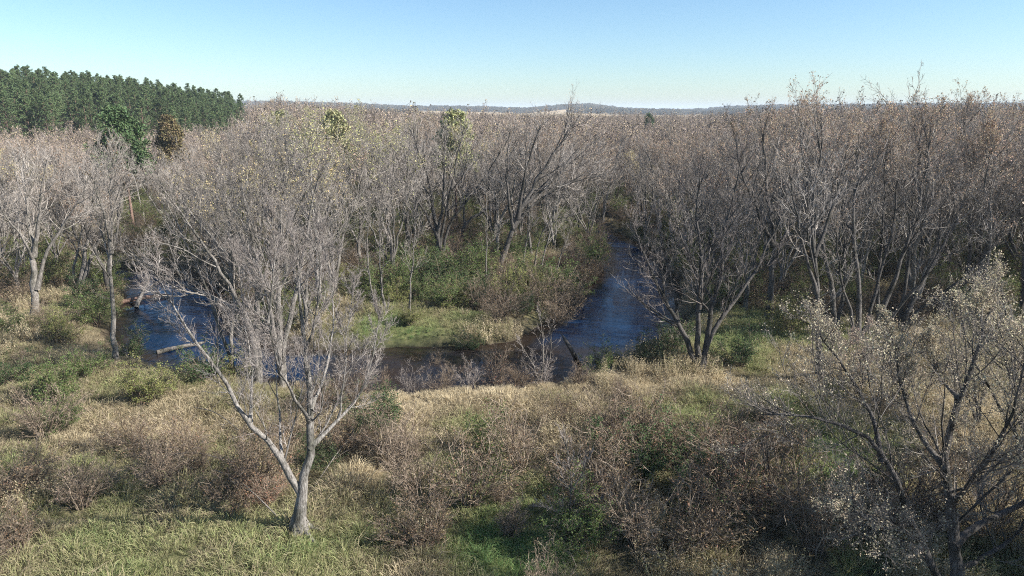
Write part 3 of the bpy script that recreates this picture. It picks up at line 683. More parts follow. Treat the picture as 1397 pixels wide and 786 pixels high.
# ------------------------------------------------------------------ scattered stuff: one object each, instanced on points
def scatter(name, pts, rz, sc, ind, tint, protos, tilt=None):
    me = bpy.data.meshes.new(name)
    n = len(pts); me.vertices.add(n); me.vertices.foreach_set('co', np.ascontiguousarray(pts, np.float32).ravel())
    rot = np.zeros((n, 3), np.float32); rot[:, 2] = rz
    if tilt is not None: rot[:, :2] = tilt
    for k, t, a, f in (('rot', 'FLOAT_VECTOR', rot, 'vector'), ('sc', 'FLOAT_VECTOR', np.repeat(np.asarray(sc, np.float32)[:, None], 3, 1) if np.ndim(sc) == 1 else np.asarray(sc, np.float32), 'vector'),
                       ('ind', 'INT', np.asarray(ind, np.int32), 'value'), ('tint', 'FLOAT', np.asarray(tint, np.float32), 'value')):
        at = me.attributes.new(k, t, 'POINT'); at.data.foreach_set(f, np.ascontiguousarray(a).ravel())
    o = link(name, me); o['kind'] = 'stuff'
    col = bpy.data.collections.new(name + '_source')
    for i, pm in enumerate(protos):
        po = bpy.data.objects.new(f'{name}_{i:02d}', pm); col.objects.link(po)
    ng = bpy.data.node_groups.new(name, 'GeometryNodeTree')
    ng.interface.new_socket('Geometry', in_out='INPUT', socket_type='NodeSocketGeometry')
    ng.interface.new_socket('Geometry', in_out='OUTPUT', socket_type='NodeSocketGeometry')
    N = ng.nodes; L = ng.links
    gi, go = N.new('NodeGroupInput'), N.new('NodeGroupOutput')
    ci = N.new('GeometryNodeCollectionInfo'); ci.inputs['Collection'].default_value = col; ci.inputs['Separate Children'].default_value = True; ci.inputs['Reset Children'].default_value = True
    ip = N.new('GeometryNodeInstanceOnPoints'); ip.inputs['Pick Instance'].default_value = True
    def na(nm, ty):
        a = N.new('GeometryNodeInputNamedAttribute'); a.data_type = ty; a.inputs['Name'].default_value = nm; return a.outputs['Attribute']
    e2r = N.new('FunctionNodeEulerToRotation'); L.new(na('rot', 'FLOAT_VECTOR'), e2r.inputs[0])
    L.new(gi.outputs[0], ip.inputs['Points']); L.new(ci.outputs[0], ip.inputs['Instance']); L.new(na('ind', 'INT'), ip.inputs['Instance Index'])
    L.new(e2r.outputs[0], ip.inputs['Rotation']); L.new(na('sc', 'FLOAT_VECTOR'), ip.inputs['Scale']); L.new(ip.outputs[0], go.inputs[0])
    md = o.modifiers.new('scatter', 'NODES'); md.node_group = ng
    return o

def tuft(seed, n, h, spread, width, droop):
    rg = np.random.default_rng(seed); s = Soup()
    a = rg.uniform(0, 6.28, n); r = spread * np.sqrt(rg.random(n))
    base = np.stack([r * np.cos(a), r * np.sin(a), np.zeros(n) - .05], 1)
    out = np.stack([np.cos(a), np.sin(a), np.zeros(n)], 1) * rg.uniform(.1, .8, n)[:, None] + rg.normal(size=(n, 3)) * .18
    d = norm(out + np.array([0, 0, 1.]))
    side = norm(np.cross(d, rg.normal(size=(n, 3))))
    L = h * rg.uniform(.45, 1.15, n)
    s.blades(base, d, side, L, np.full(n, width) * rg.uniform(.7, 1.3, n), rg, droop)
    return s.mesh('grass_tuft', M_GRASS, False)
TUFTS = [tuft(1, 70, .75, .30, .020, .28), tuft(2, 60, .95, .34, .018, .38), tuft(3, 80, .5, .32, .022, .2), tuft(4, 50, 1.1, .26, .017, .45)]
def weeds(seed, n, h):
    rg = np.random.default_rng(seed); s = Soup()
    a = rg.uniform(0, 6.28, n); r = .32 * np.sqrt(rg.random(n))
    base = np.stack([r * np.cos(a), r * np.sin(a), np.zeros(n) - .05], 1)
    d = norm(np.stack([np.cos(a), np.sin(a), np.zeros(n)], 1) * .22 + rg.normal(size=(n, 3)) * .1 + [0, 0, 1.])
    L = h * rg.uniform(.6, 1.1, n)
    s.blades(base, d, norm(np.cross(d, rg.normal(size=(n, 3)))), L, np.full(n, .013), rg, .05)
    q = np.repeat(np.arange(n), 16); f = rg.random(len(q)) ** .6
    p = base[q] + d[q] * (L[q] * f)[:, None] + rg.normal(size=(len(q), 3)) * .03
    dd = norm(rg.normal(size=p.shape) + [0, 0, -.1])
    s.blades(p, dd, norm(np.cross(dd, rg.normal(size=p.shape))), rg.uniform(.05, .13, len(q)), rg.uniform(.02, .045, len(q)), rg)
    return s.mesh('weed_clump', M_GRASS, False)
WEEDS = [weeds(31, 22, 1.3), weeds(32, 16, 1.6), weeds(33, 28, 1.0)]
rg = np.random.default_rng(301)
def in_view(n, y0, y1):
    y = np.sqrt(rg.uniform(y0 ** 2, y1 ** 2, n)); u = rg.uniform(-60, 1460, n)
    return (u - CX) / FPX * (y * cp + 17.5 * sp_), y
def tint_at(x, y):
    g = patch(GREEN, x, y); s = patch(STRAW, x, y)
    t = .40 + .46 * (fbm(x / 3.5, y / 3.5, 61) - .5) * 2 + .25 * (noise(x / 1.1, y / 1.1, 67) - .5)
    t = t * (1 - .8 * s) + .08 * s
    g = np.clip(g * (.5 + .9 * fbm(x / 1.7, y / 1.7, 73)), 0, 1)
    t = np.clip(t * (1 - g) + g * (.82 + .25 * noise(x / 1.3, y / 1.3, 71)), 0, 1)
    return np.clip(t, 0, 1)
# ------------------------------------------------------------------ shrubs
def shrub(seed, h, nst, spread, leaf_n=0, leaf_size=.06, tw=.006, twig=None, lev=(6, 5, 3)):
    rg = np.random.default_rng(seed); st, rd = [], []
    lop = rg.uniform(0, 6.28)
    for i in range(nst):
        a = rg.uniform(0, 6.28); l = spread * math.sqrt(rg.random()) * (1 + .45 * math.cos(a - lop)); hh = h * (rg.uniform(.4, .95) if rg.random() < .85 else rg.uniform(1., 1.3)) * (1 - .2 * l / spread)
        b = np.array([.18 * math.cos(a) * rg.random(), .18 * math.sin(a) * rg.random(), -.08])
        st.append(np.array([b, b + [.35 * l * math.cos(a), .35 * l * math.sin(a), hh * .5], [l * math.cos(a), l * math.sin(a), hh]]))
        rd.append(rg.uniform(.012, .024))
    S = np.stack([resample(s, 7) for s in st]); S[:, 1:] += rg.normal(size=S[:, 1:].shape) * .035
    RS = np.stack([r * (1 - .7 * np.linspace(0, 1, 7)) for r in rd])
    a = Soup(); a.tubes(S, RS, 4, rg)
    L1, R1 = grow(S, RS, lev[0], .2, 1, (.3, .8), .42, .6, 5, .06, .16, rg, .4, tw * 1.2)
    L2, R2 = grow(L1, R1, lev[1], .15, 1, (.3, .9), .5, .7, 4, .06, .18, rg, .35, tw)
    c = Soup(); c.tubes(L1, R1, 3, rg); c.tubes(L2, R2, 3, rg)
    if lev[2]:
        L3, R3 = grow(L2, R2, lev[2], .15, 1, (.3, .9), .6, .7, 3, .05, .18, rg, .3, tw * .8); c.tubes(L3, R3, 3, rg)
    else: L3 = L2
    tw_ = twig or M_TWIG_BR
    parts = [('stems', a.mesh('stems', tw_), True), ('twigs', c.mesh('twigs', tw_, False), True)]
    if leaf_n:
        tips = L3.reshape(-1, 3)
        parts.append(leaf_part(tips[rg.integers(0, len(tips), leaf_n)] + rg.normal(size=(leaf_n, 3)) * .05, leaf_size, rg))
    return parts
BR = [shrub(501 + i, [2.1, 2.5, 1.8, 2.3][i], [30, 22, 34, 24][i], [1.15, 1.3, 1.2, .95][i], [900, 450, 1500, 700][i], .048) for i in range(4)]
GN = [shrub(511 + i, 2.2, 18, 1.2, 5200, .058, lev=(6, 5, 2)) for i in range(3)]
BARE = [shrub(521 + i, 2.6, 9, 1.2, 0, twig=M_TWIG_PALE, lev=(7, 6, 3)) for i in range(2)]
KIND = {'brown': (BR, (.21, .145, .085), 'brown_shrub', 'brown twiggy shrub'),
        'russet': (BR, (.31, .17, .11), 'russet_shrub', 'russet leaved shrub'),
        'mauve': (BR, (.24, .18, .13), 'brown_shrub', 'grey mauve twiggy shrub'),
        'green': (GN, (.11, .15, .05), 'green_shrub', 'green leafy bush'),
        'dark': (GN, (.065, .10, .04), 'green_shrub', 'dark green leafy bush'),
        'olive': (GN, (.20, .21, .075), 'green_shrub', 'olive yellow leafy bush'),
        'tan': (BR, (.42, .32, .20), 'willow_shrub', 'tan leaved willow shrub'),
        'bare': (BARE, None, 'bare_shrub', 'bare pale twiggy shrub')}
SH = [('brown', 520, 531, .8, 'on the near bank at the left end of the dark channel'), ('mauve', 602, 530, .9, 'on the near bank before the dark channel'), ('bare', 640, 527, .9, 'on the near bank beside the russet shrub'), ('brown', 708, 527, .9, 'on the near bank left of the white snag'), ('olive', 845, 498, .9, 'on the near bank at the right channel foot'), ('dark', 430, 640, .9, 'close behind the forked maple trunk, right side'), ('dark', 870, 660, 1.2, 'in the dark hollow of the right front meadow'), ('dark', 960, 690, 1.2, 'in the deepest shade at lower right'), ('green', 790, 745, .9, 'at the bottom beside the small bare sapling'), ('brown', 1180, 740, 1.2, 'in brush below the corner tree, left'), ('mauve', 1240, 700, 1.3, 'in brush under the corner tree'), ('brown', 1350, 730, 1.3, 'in brush below the corner tree, right'), ('brown', 640, 690, 1.3, 'in the front meadow right of the forked maple'), ('mauve', 575, 690, 1.25, 'between the forked maple and the front green patch'), ('brown', 585, 745, 1.0, 'low down left of the front green patch'),
      ('mauve', 545, 640, 1.2, 'a step right of the forked maple'), ('dark', 520, 590, 1.3, 'behind the right limb of the forked maple'), ('brown', 480, 620, 1.2, 'close right of the forked maple trunk'),
      ('brown', 352, 668, 1.6, 'under the left limb of the forked maple'), ('brown', 320, 690, 1.2, 'at the foot of the forked maple, left side'), ('russet', 370, 690, .9, 'touching the forked maple trunk on its left'),
      ('brown', 260, 620, 1.3, 'in the left meadow below the left limb'), ('mauve', 225, 660, 1.3, 'in the left meadow, nearer one beside white fallen twigs'), ('brown', 180, 610, 1.1, 'in the middle of the left meadow'),
      ('mauve', 60, 600, 1.4, 'at the left edge of the meadow'), ('brown', 30, 680, 1.4, 'at the lower left edge of the meadow'), ('mauve', 110, 690, 1.3, 'in the lower left of the meadow'), ('brown', 30, 750, 1.2, 'in the lower left corner'),
      ('olive', 195, 552, 1.25, 'in the left meadow below the left pool'), ('green', 85, 552, 1.2, 'in the left meadow left of the olive bush'), ('dark', 5, 530, 1.3, 'at the left edge below the pale trunk'),
      ('green', 120, 520, 1.0, 'in the grass below the left pool'), ('dark', 182, 478, 1.25, 'at the near shore of the left pool beside the slim trunk'), ('dark', 285, 522, 1.4, 'at the near shore of the left pool right of the log'),
      ('olive', 330, 512, 1.2, 'at the right shore of the left pool'), ('brown', 770, 585, 1.2, 'in the straw grass before the river bend'), ('mauve', 830, 600, 1.4, 'right of centre in the front meadow'),
      ('brown', 880, 640, 1.5, 'in the shaded right front meadow'), ('brown', 940, 640, 1.4, 'in the shaded right front meadow, further right'), ('russet', 990, 700, 1.4, 'in the shaded lower right meadow'),
      ('brown', 1050, 720, 1.5, 'in the shade left of the corner tree'), ('brown', 870, 740, 1.3, 'at the bottom in the shade right of the green patch'), ('brown', 940, 750, 1.4, 'at the bottom in the shade'),
      ('brown', 710, 640, 1.3, 'behind the small bare sapling'), ('green', 660, 625, .8, 'behind the brown shrub at centre'), ('brown', 820, 690, 1.3, 'beside the small bare sapling on its right'), ('brown', 1110, 760, 1.4, 'under the corner tree'),
      ('russet', 675, 508, 1.25, 'with red brown leaves overhanging the near river bank'), ('bare', 740, 520, 1.15, 'of white stems leaning over the near river bank'), ('bare', 560, 528, .9, 'on the near bank of the dark channel'),
      ('green', 820, 505, 1.0, 'on the near bank below the right channel'), ('dark', 1010, 500, 1.3, 'in the shade right of the four stemmed clump'), ('dark', 880, 495, 1.1, 'in the shade at the foot of the right channel'), ('dark', 915, 490, 1.2, 'left of the four stemmed clump in its shade'),
      ('brown', 590, 480, .9, 'hanging over the far bank of the dark channel'), ('dark', 640, 460, 1.0, 'on the inner bank above the dark channel'), ('olive', 560, 445, .7, 'on the yellow green bank'),
      ('brown', 680, 440, 1.2, 'on the inner bank by the bend'), ('tan', 785, 405, 1.5, 'leaning over the water at the river bend'), ('tan', 760, 425, 1.3, 'at the point of the inner bank'), ('brown', 800, 378, 1.5, 'overhanging the right channel from its left'), ('mauve', 812, 350, 1.6, 'overhanging the far right channel'),
      ('green', 625, 395, 1.7, 'under the dark vase shaped maple'), ('green', 655, 385, 1.6, 'beside the leaning maple foot'), ('dark', 580, 400, 1.5, 'left of the dark vase shaped maple foot'), ('green', 720, 395, 1.4, 'right of the leaning maple foot'), ('olive', 700, 415, 1.3, 'in front of the leaning maple'),
      ('brown', 735, 420, 1.4, 'in front of the slim trees by the bend'), ('green', 545, 405, 1.3, 'behind the yellow green bank'), ('brown', 650, 425, 1.3, 'in front of the green bushes on the inner bank'), ('green', 770, 395, 1.3, 'behind the tan willow'), ('green', 690, 360, 1.5, 'behind the leaning maple'),
      ('green', 130, 440, 1.3, 'left of the slim trunk in shade'), ('olive', 80, 470, 1.2, 'below the pale trunk at left'), ('green', 20, 460, 1.2, 'left of the pale trunk foot'), ('dark', 120, 425, 1.2, 'below the twin trunks'),
      ('mauve', 480, 560, 1.2, 'behind the forked maple, right side'), ('brown', 440, 560, 1.1, 'straight behind the forked maple'), ('mauve', 1010, 640, 1.1, 'at the edge of the right green patch'), ('mauve', 400, 600, 1.1, 'in the fork of the front maple'), ('tan', 1060, 620, 1.0, 'below the long dark limb at right')]
rg = np.random.default_rng(808)
SHRUB_AT = []
def put_shrub(kind, x, y, s, label, group=None):
    SHRUB_AT.append((x, y, s))
    prot, col, nm, look = KIND[kind]
    e = root(nm, label, 'shrub', (x, y, float(terrain(x, y)) - .03), rg.uniform(0, 6.28), s, group)
    p = prot[rg.integers(len(prot))]
    add_parts(e, p, {'leaves': tuple(np.array(col) * rg.uniform(.85, 1.2))} if col else None)
    e.scale = (s * rg.uniform(.9, 1.15), s * rg.uniform(.9, 1.15), s * rg.uniform(.75, 1.0))
for kind, u, v, s, spot in SH:
    p = gp(u, v)
    put_shrub(kind, p[0], p[1], s * (1.4 if v > 600 and u > 480 else 1.1 if v > 540 else 1.3 if v < 450 else 1.0), f'{KIND[kind][3]} {spot}')
    PLACED.append((p[0], p[1], .5))
# smaller unmarked brush of the meadow and under the trees
n_sh = 0; BRUSH = []
for _ in range(3000):
    if n_sh >= 215: break
    x, y = in_view(1, 19, 95); x, y = float(x[0]), float(y[0])
    if float(river_d(np.array(x), np.array(y))) < 1.0 or not clear(x, y, .9 if y < 50 else 1.6): continue
    g, s_ = float(patch(GREEN, np.array(x), np.array(y))), float(patch(STRAW, np.array(x), np.array(y)))
    if rg.random() < .75 * max(g, s_): continue
    u, v = to_px(np.array([x, y, 0.]))
    wood = y > 52
    if not wood and rg.random() < .45: continue
    kind = rg.choice(['brown', 'mauve', 'green', 'dark', 'olive', 'russet', 'bare'], p=[.28, .24, .14, .1, .14, .05, .05] if wood else [.27, .24, .11, .05, .15, .05, .13])
    BRUSH.append((x, y, kind, rg.uniform(.6, 1.1) * (1.35 if wood else 1)))
    PLACED.append((x, y, .5)); n_sh += 1

for _ in range(400):                    # denser leafy undergrowth under the trees of the inner bend
    if n_sh >= 285: break
    u, v = rg.uniform(500, 830), rg.uniform(318, 432); p = gp(u, v); x, y = p[0], p[1]
    if float(river_d(np.array(x), np.array(y))) < 1.0 or not clear(x, y, .9) or abs(u - 545) < 50 and v > 415: continue
    BRUSH.append((x, y, rg.choice(['green', 'olive', 'dark', 'brown', 'tan'], p=[.22, .22, .14, .28, .14]), rg.uniform(1.0, 1.7))); PLACED.append((x, y, .6)); n_sh += 1
for x, y, kind, s_ in sorted(BRUSH, key=lambda t: t[1]):
    put_shrub(kind, x, y, s_, numbered(f'small {KIND[kind][3]}', where(x, y)), 'small brush of the meadow and wood')

x, y = in_view(2600, 55, 150)
k = (river_d(x, y) > 1.0) & forest_ok(x, y, CX + FPX * x / (y * cp + 18 * sp_)); x, y = x[k], y[k]
BRM = [p[1][1] for p in BR] + [p[1][1] for p in GN]
ix = rg.integers(0, len(BRM), len(x)); sc = rg.uniform(.8, 1.7, len(x)); rz = rg.uniform(0, 6.28, len(x)); P3 = np.stack([x, y, terrain(x, y)], 1)
scatter('woodland_brush', P3, rz, sc, ix, np.zeros(len(x)), BRM)
LFM = []
for prot, m_ in ((BR, fixed_leaf('dead brush leaves', (.23, .17, .105))), (GN, fixed_leaf('green brush leaves', (.15, .18, .065)))):
    for p in prot:
        q = p[2][1].copy(); q.materials.clear(); q.materials.append(m_); LFM.append(q)
scatter('woodland_brush_leaves', P3, rz, sc, ix, np.zeros(len(x)), LFM)

rg = np.random.default_rng(302)
SHP = np.array(SHRUB_AT)
def under_shrub(x, y):
    """0 right under a shrub, 1 clear of it: little grass grows in its shade"""
    d = np.full(len(x), 9.)
    for a, b, c in SHP: d = np.minimum(d, np.hypot(x - a, y - b) / c)
    return sstep(.35, 1.05, d)
for nm, n, y0, y1, s0, s1 in (('meadow_grass', 30000, 17, 62, .7, 1.25), ('woodland_grass', 22000, 62, 125, 1.1, 2.0)):
    x, y = in_view(n, y0, y1)
    k = river_d(x, y) > .5 + 1.3 * fbm(x / 2.5, y / 2.5, 23); x, y = x[k], y[k]
    k = under_shrub(x, y) > rg.random(len(x)) * .9; x, y = x[k], y[k]
    t = tint_at(x, y)
    if y0 > 50: t = np.clip(t * .8 + .1, 0, 1)
    z = terrain(x, y)
    hgt = (.3 + 1.4 * fbm(x / 1.6, y / 1.6, 81)) * (.55 + .45 * sstep(1, 5, river_d(x, y)))
    sc = rg.uniform(s0, s1, len(x)) * hgt * np.where(t > .8, .85, 1.0)
    scatter(nm, np.stack([x, y, z], 1), rg.uniform(0, 6.28, len(x)), sc, rg.integers(0, 4, len(x)), t, TUFTS, rg.normal(size=(len(x), 2)) * .16)

x, y = in_view(14000, 17, 85)
w = fbm(x / 3.2, y / 3.2, 131) - .55 * patch(GREEN, x, y) - .12 * patch(STRAW, x, y)
k = (river_d(x, y) > .4) & (w > .50); x, y = x[k], y[k]
scatter('meadow_weeds', np.stack([x, y, terrain(x, y)], 1), rg.uniform(0, 6.28, len(x)), rg.uniform(.7, 1.25, len(x)), rg.integers(0, 3, len(x)), np.clip(.40 + .2 * rg.normal(size=len(x)) * .5, .12, .62), WEEDS, rg.normal(size=(len(x), 2)) * .14)

# the small bare sapling in the front and the pale snag at the bend
custom('young_tree', 'small bare sapling with crooked twigs standing among brown shrubs in front', (772, 738), None, [
    ['base', (774, 715, 0), (778, 690, .1), (779, 660, .2), (776, 625, .3), (770, 600, .4)], [(778, 700, 0), (800, 692, .3), (820, 680, .6)], [(776, 708, 0), (752, 695, -.4), (732, 690, -.6)], [(779, 670, .1), (795, 645, -.3), (806, 620, -.5)]],
    [.055, .03, .03, .03], 91, twig=M_TWIG_PALE, levels=(9, 7, 5, 0), tw_r=.005, low=.2, spread=.42)
custom('dead_sapling', 'dead white twin stem sapling at the near bank left of the river bend', (738, 520), None, [
    ['base', (741, 490, 0), (740, 460, .1), (736, 425, .2)], ['base', (748, 500, .1), (752, 470, .2), (750, 440, .3)], ['base', (728, 500, -.2), (716, 478, -.4), (706, 462, -.5)]],
    [.06, .05, .035], 92, bark=M_DEADWOOD, twig=M_TWIG_PALE, levels=(7, 5, 3, 0), tw_r=.006, low=.25, spread=.3)

# ------------------------------------------------------------------ logs and fallen branches
def log(name, label, pts, r, seed, m=None, branches=0, cat='log'):
    rg = np.random.default_rng(seed)
    pts = np.array(pts); b = pts[0].copy()
    P = resample(pts - b, 8)[None]; P[:, 1:-1] += rg.normal(size=P[:, 1:-1].shape) * r * .25
    s = Soup(); RR = (r * np.linspace(1, .6, 8))[None]
    s.tubes(P, RR, 8, rg)
    e = root(name, label, cat, b)
    parts = [('trunk', s.mesh('trunk', m or M_DEADWOOD), False)]
    if branches:
        L, Q = grow(P, RR, branches, .25, 1, (.4, 1.0), .35, .5, 6, .04, .12, rg, .4, r * .2)
        c = Soup(); c.tubes(L, Q, 4, rg); L2, Q2 = grow(L, Q, 5, .2, 1, (.3, .9), .4, .6, 4, .03, .15, rg, .3, .008); c.tubes(L2, Q2, 3, rg)
        parts.append(('branches', c.mesh('branches', m or M_DEADWOOD), True))
    add_parts(e, parts)
log('fallen_log', 'pale barkless log floating across the left pool', [gp(214, 481, WZ + .12), gp(245, 474, WZ + .16), gp(282, 466, WZ + .2)], .2, 1)
log('fallen_log', 'slanted dead log with its end in the water at the bend', [gp(792, 500, WZ), dp(780, 478, 46), dp(764, 452, 46.5)], .22, 2, M_BARK_D)
log('fallen_log', 'brown log lying along the sand at the far left pool', [gp(165, 412, WZ + .2), gp(200, 405, WZ + .3), gp(232, 402, WZ + .2)], .26, 3, M_PBARK)
log('fallen_branch', 'pale dead branch propped at the far corner of the left pool', [gp(186, 420, WZ + .1), dp(196, 395, 66), dp(205, 372, 66.5)], .22, 4, M_BARK, 3, 'branch')
log('fallen_branch', 'splintered pale branch sticking up beside the far left pool', [gp(205, 392, WZ + .2), dp(222, 380, 72), dp(240, 372, 72)], .14, 5, M_DEADWOOD, 3, 'branch')
for k, (a, b_, lab, br) in enumerate([((205, 628), (330, 650), 'white dead branch with twigs lying on brush in the left meadow', 6), ((112, 432 + 70), (172, 352 + 70), 'x', 0),
        ((430, 520 + 150), (512, 590), 'grey fallen branch leaning in brush right of the forked maple', 6), ((262, 560), (335, 605), 'bleached bough hanging low left of the forked maple', 5),
        ((380, 720), (290, 660), 'curved dead bough reaching left from the forked maple foot', 4), ((560, 610), (600, 655), 'thin pale dead stem slanting over the middle brush', 2)]):
    if lab == 'x': continue
    p, q = gp(*a), gp(*b_)
    p[2], q[2] = terrain(p[0], p[1]) + .3, terrain(q[0], q[1]) + .8
    mid = (p + q) / 2 + np.array([0, 0, .45])
    log('fallen_branch', lab, [p, mid, q], .032, 20 + k, M_DEADWOOD, br, 'branch')

# ------------------------------------------------------------------ the pine plantation on the hill
def pine(seed, h=18.):
    rg = np.random.default_rng(seed)
    t = Soup(); P = np.stack([np.zeros(6), np.zeros(6), np.linspace(-.3, h, 6)], 1)[None]
    t.tubes(P, np.linspace(.2, .03, 6)[None], 6, rg)
    bs, ds, sd_, ln, wd = [], [], [], [], []
    br = Soup(); bp, bq = [], []
    z = h * .34
    while z < h - .2:
        f = (z - h * .34) / (h * .66)
        Lm = (3.2 * (1 - f) ** .75 + .1) * (.55 + .45 * min(1, f * 5))
        for j in range(5):
            a = rg.uniform(0, 6.28); L = Lm * rg.uniform(.6, 1.15)
            d = np.array([math.cos(a), math.sin(a), .12 + .5 * f])
            b0 = np.array([0, 0, z + rg.normal() * .15])
            bp.append(np.array([b0, b0 + d * L * .5, b0 + d * L + [0, 0, .15]])); bq.append([.04, .03, .015])
            for q in np.linspace(.4, 1.0, 4):
                c = b0 + d * L * q + rg.normal(size=3) * .16
                for _ in range(15):
                    dv = norm(rg.normal(size=3) + d * .5 + np.array([0, 0, .55]))
                    bs.append(c); ds.append(dv); sd_.append(norm(np.cross(dv, rg.normal(size=3)))); ln.append(rg.uniform(.22, .5)); wd.append(rg.uniform(.07, .13))
        z += .62
    br.tubes(np.array(bp), np.array(bq), 3, rg)
    s = Soup(); s.blades(np.array(bs), np.array(ds), np.array(sd_), np.array(ln), np.array(wd), rg)
    return [('trunk', t.mesh('trunk', M_PBARK), False), ('branches', br.mesh('branches', M_PBARK), True), ('needles', s.mesh('needles', M_NEEDLE, False), True)]
PINES = [pine(900 + i) for i in range(4)]
rg = np.random.default_rng(909)
pts = []
for row in range(30):
    for c in range(60):
        r = 212 + row * 5.2 + rg.normal() * 1.8; a = R(-45 + c * 5.0 / r * 57.3 / 1.0 * 1.0 + rg.normal() * .45)
        if math.degrees(a) > -20.9 - max(0, (255 - r)) * .045: continue
        pts.append((r * math.sin(a), r * math.cos(a), r, math.degrees(a)))
pts.sort(key=lambda t: t[2])
pts = [p for p in pts if p[3] > -42]
print('pines', len(pts))
for x, y, r, a in pts[:285]:
    row = 'front rows' if r < 226 else 'middle rows' if r < 243 else 'rear rows'
    side = 'left end' if a < -35 else 'middle' if a < -27.5 else 'right end'
    lab = f'dark green pine in the {row} of the hill plantation, {side}'
    e = root('pine_tree', lab, 'pine tree', (x, y, float(terrain(x, y)) - .2), rg.uniform(0, 6.28), rg.uniform(.93, 1.05) * np.interp(a, [-28, -21], [1, .8]), group='pines of the hill plantation')
    g = rg.uniform(.7, 1.3)
    add_parts(e, PINES[rg.integers(4)], {'needles': (.098 * g, .138 * g, .060 * g)})
if pts[285:]:
    m_rest = M_NEEDLE.copy(); m_rest.name = 'far pine needles'
    nt = m_rest.node_tree; oi = [q for q in nt.nodes if q.type == 'OBJECT_INFO'][0]
    rgbn = nt.nodes.new('ShaderNodeRGB'); rgbn.outputs[0].default_value = (.098, .138, .06, 1)
    for lk in list(oi.outputs['Color'].links): nt.links.new(rgbn.outputs[0], lk.to_socket)
    pm = [p[2][1].copy() for p in PINES]
    for q in pm: q.materials.clear(); q.materials.append(m_rest)
    A = np.array(pts[285:]); n = len(A)
    scatter('far_pines', np.stack([A[:, 0], A[:, 1], terrain(A[:, 0], A[:, 1])], 1), rg.uniform(0, 6.28, n), rg.uniform(.88, 1.08, n), rg.integers(0, 4, n), np.zeros(n), pm)

# broad evergreens among the bare trees
def cedar(seed, h, w, n, zlo=.8):
    rg = np.random.default_rng(seed)
    t = Soup(); P = np.stack([np.zeros(6), np.zeros(6), np.linspace(-.3, h * .9, 6)], 1)[None]; t.tubes(P, np.linspace(.25, .03, 6)[None], 6, rg)
    nc = n // 26
    z = rg.random(nc) ** .8; a = rg.uniform(0, 6.28, nc); prof = w * np.sqrt(np.clip(1 - (z - .25) ** 2 / .6, .02, 1)) * (1 - .25 * z)
    lump = .72 + .4 * np.sin(a * 3 + z * 9) * .5 + rg.normal(size=nc) * .1
    rr = prof * lump * np.sqrt(rg.uniform(.25, 1, nc))
    c = np.stack([rr * np.cos(a), rr * np.sin(a), zlo + z * (h - zlo)], 1)
    pos = np.repeat(c, 26, 0) + rg.normal(size=(nc * 26, 3)) * .28
    d = norm(rg.normal(size=pos.shape) + norm(np.repeat(c, 26, 0) - [0, 0, h * .4]) * .8)
    s = Soup(); s.blades(pos, d, norm(np.cross(d, rg.normal(size=pos.shape))), rg.uniform(.25, .5, len(pos)), rg.uniform(.14, .26, len(pos)), rg)
    return [('trunk', t.mesh('trunk', M_PBARK), False), ('foliage', s.mesh('foliage', M_NEEDLE, False), True)]
for lab, u, v, y, h, w, col in (('broad round dark green tree in front of the pine plantation', 166, 196, 98, 17.5, 4.7, (.075, .115, .048)), ('small dark green cedar standing alone near the horizon', 885, 178, 210, 10, 3.0, (.05, .095, .04)),
                                ('rounded tree still holding yellow green leaves above the centre canopy', 620, 166, 96, 17.2, 4.0, (.26, .265, .12)), ('pale yellow green leafy crown among bare tops, left of centre', 455, 160, 108, 17.4, 3.4, (.30, .29, .15)), ('olive leafed crown just right of the pine hill', 385, 166, 118, 17, 3.6, (.27, .27, .14)),
                                ('brownish green bush tree right of the round dark one', 232, 192, 120, 16.2, 2.9, (.15, .12, .06))):
    p = dp(u, v, y); z = float(terrain(p[0], p[1]))
    e = root('leafy_tree' if u in (620, 455, 385) else 'evergreen_tree', lab, 'tree', (p[0], p[1], z), 0, 1.0)
    top = p[2] + h * .45 - z
    add_parts(e, cedar(int(u), h if u != 885 else max(top, h), w, 5200 if u in (620, 455, 385) else 9000, 9.0 if u != 885 else .8), {'foliage': col})

# ------------------------------------------------------------------ the wood further back, and far woods on the hills
far_parts = []
FARM = twig_mat("far tree crowns", [(0, (.16, .13, .115)), (.5, (.25, .205, .18)), (.85, (.32, .25, .18)), (1, (.40, .33, .17))], .65, 1.4)
def far_crown(seed, h, tw):
    rg = np.random.default_rng(seed)
    st, rd = random_stems(rg, h, 3, lean=.18)
    S = np.stack([resample(s, 8) for s in st]); RS = np.stack([r * (1 - .85 * np.linspace(0, 1, 8)) for r in rd])
    s = Soup(); s.tubes(S, RS, 5, rg)
    L1, R1 = grow(S, RS, 9, .25, .98, (.45, 1.), .42, .55, 5, .1, .1, rg, .5, .03); s.tubes(L1, R1, 4, rg)
    L2, R2 = grow(L1, R1, 8, .15, 1, (.4, .95), .45, .6, 4, .1, .13, rg, .4, .02); s.tubes(L2, R2, 3, rg)
    L3, R3 = grow(L2, R2, 8, .1, 1, (.35, .9), .5, .6, 3, .1, .14, rg, .3, tw); s.tubes(L3, R3, 3, rg)
    tips = L3[:, -1]; c = rg.integers(0, len(tips), 500); d = norm(rg.normal(size=(500, 3)))
    s.blades(tips[c], d, norm(np.cross(d, rg.normal(size=(500, 3)))), np.full(500, .28), np.full(500, .2), rg)
    return s.mesh('far_crown', FARM, False)
FC = [far_crown(600 + i, 15., .018) for i in range(5)]
rg = np.random.default_rng(333)
fx = []
for x, y, u in rest: fx.append((x, y, height_at(u, y) / 15 * 1.06 * rg.uniform(.82, 1.04)))
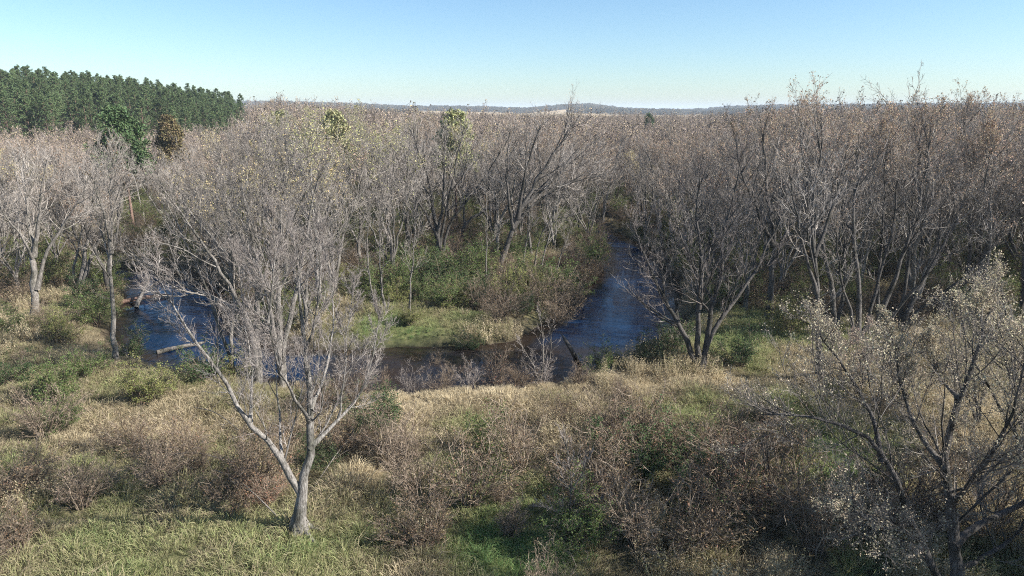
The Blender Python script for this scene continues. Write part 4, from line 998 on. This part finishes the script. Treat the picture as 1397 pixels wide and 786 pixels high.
for _ in range(3800):
    y = math.sqrt(rg.uniform(158 ** 2, 470 ** 2)); u = rg.uniform(-120, 1520)
    x = (u - CX) / FPX * (y * cp + 16 * sp_)
    if u < 345 and y > 195: continue
    h = np.interp(u, [-200, 300, 380, 480, 560, 700, 930, 1010, 1100, 1500], [11.5, 12.5, 18, 17.2, 16.3, 15.6, 15.2, 16, 17.5, 17.5]) / 15
    fx.append((x, y, h * rg.uniform(.75, 1.06)))
A = np.array(fx); n = len(A)
print('far trees', n)
scatter('far_woodland', np.stack([A[:, 0], A[:, 1], terrain(A[:, 0], A[:, 1]) - .2], 1), rg.uniform(0, 6.28, n), A[:, 2], rg.integers(0, 5, n), np.zeros(n), FC)
def clump(seed):
    rg = np.random.default_rng(seed); n = 260
    p = norm(rg.normal(size=(n, 3))) * np.array([5, 5, 4.5]) * rg.uniform(.6, 1.05, n)[:, None] + [0, 0, 6]
    d = norm(rg.normal(size=(n, 3)) + p * .1)
    s = Soup(); s.blades(p, d, norm(np.cross(d, rg.normal(size=(n, 3)))), rg.uniform(2, 3.4, n), rg.uniform(1.4, 2.4, n), rg)
    return s.mesh('crown_clump', M_FAR, False)
M_FAR = twig_mat("far wood crowns", [(0, (.05, .055, .03)), (.5, (.10, .085, .05)), (1, (.16, .12, .07))])
CL = [clump(700 + i) for i in range(3)]
fx = []
for _ in range(60000):
    y = math.sqrt(rg.uniform(600 ** 2, 3100 ** 2)); x = y * math.tan(R(rg.uniform(-42, 42)))
    w = fbm(np.array(x / 330), np.array(y / 330), 91)
    hill = float(np.interp(y, [600, 1300, 1900, 2500, 3100], [.66, .62, .57, .49, .46]))
    if w > hill: fx.append((x, y))
    if len(fx) > 9000: break
A = np.array(fx); n = len(A)
scatter('far_woods', np.stack([A[:, 0], A[:, 1], terrain(A[:, 0], A[:, 1]) - 1], 1), rg.uniform(0, 6.28, n), rg.uniform(.8, 1.6, n), rg.integers(0, 3, n), np.zeros(n), CL)

# ------------------------------------------------------------------ haze
def haze_box(x0, x1, y0, y1, z0, z1, dens):
    V = [(x, y, z) for z in (z0, z1) for y in (y0, y1) for x in (x0, x1)]
    m = bpy.data.materials.new("thin autumn haze"); m.use_nodes = True
    n = m.node_tree.nodes; n.remove(n["Principled BSDF"])
    pv = n.new("ShaderNodeVolumePrincipled"); pv.inputs["Density"].default_value = dens; pv.inputs["Color"].default_value = (.80, .90, 1, 1)
    m.node_tree.links.new(pv.outputs[0], n["Material Output"].inputs["Volume"])
    o = link('haze', mesh_tris('haze', V, [(0, 2, 3, 1), (4, 5, 7, 6), (0, 1, 5, 4), (2, 6, 7, 3), (0, 4, 6, 2), (1, 3, 7, 5)], m, smooth=False)); o['kind'] = 'stuff'
haze_box(-12100, 12100, -12100, 12100, float(GZ.min()) - 1, float(GZ.max()) + 24, .00017)
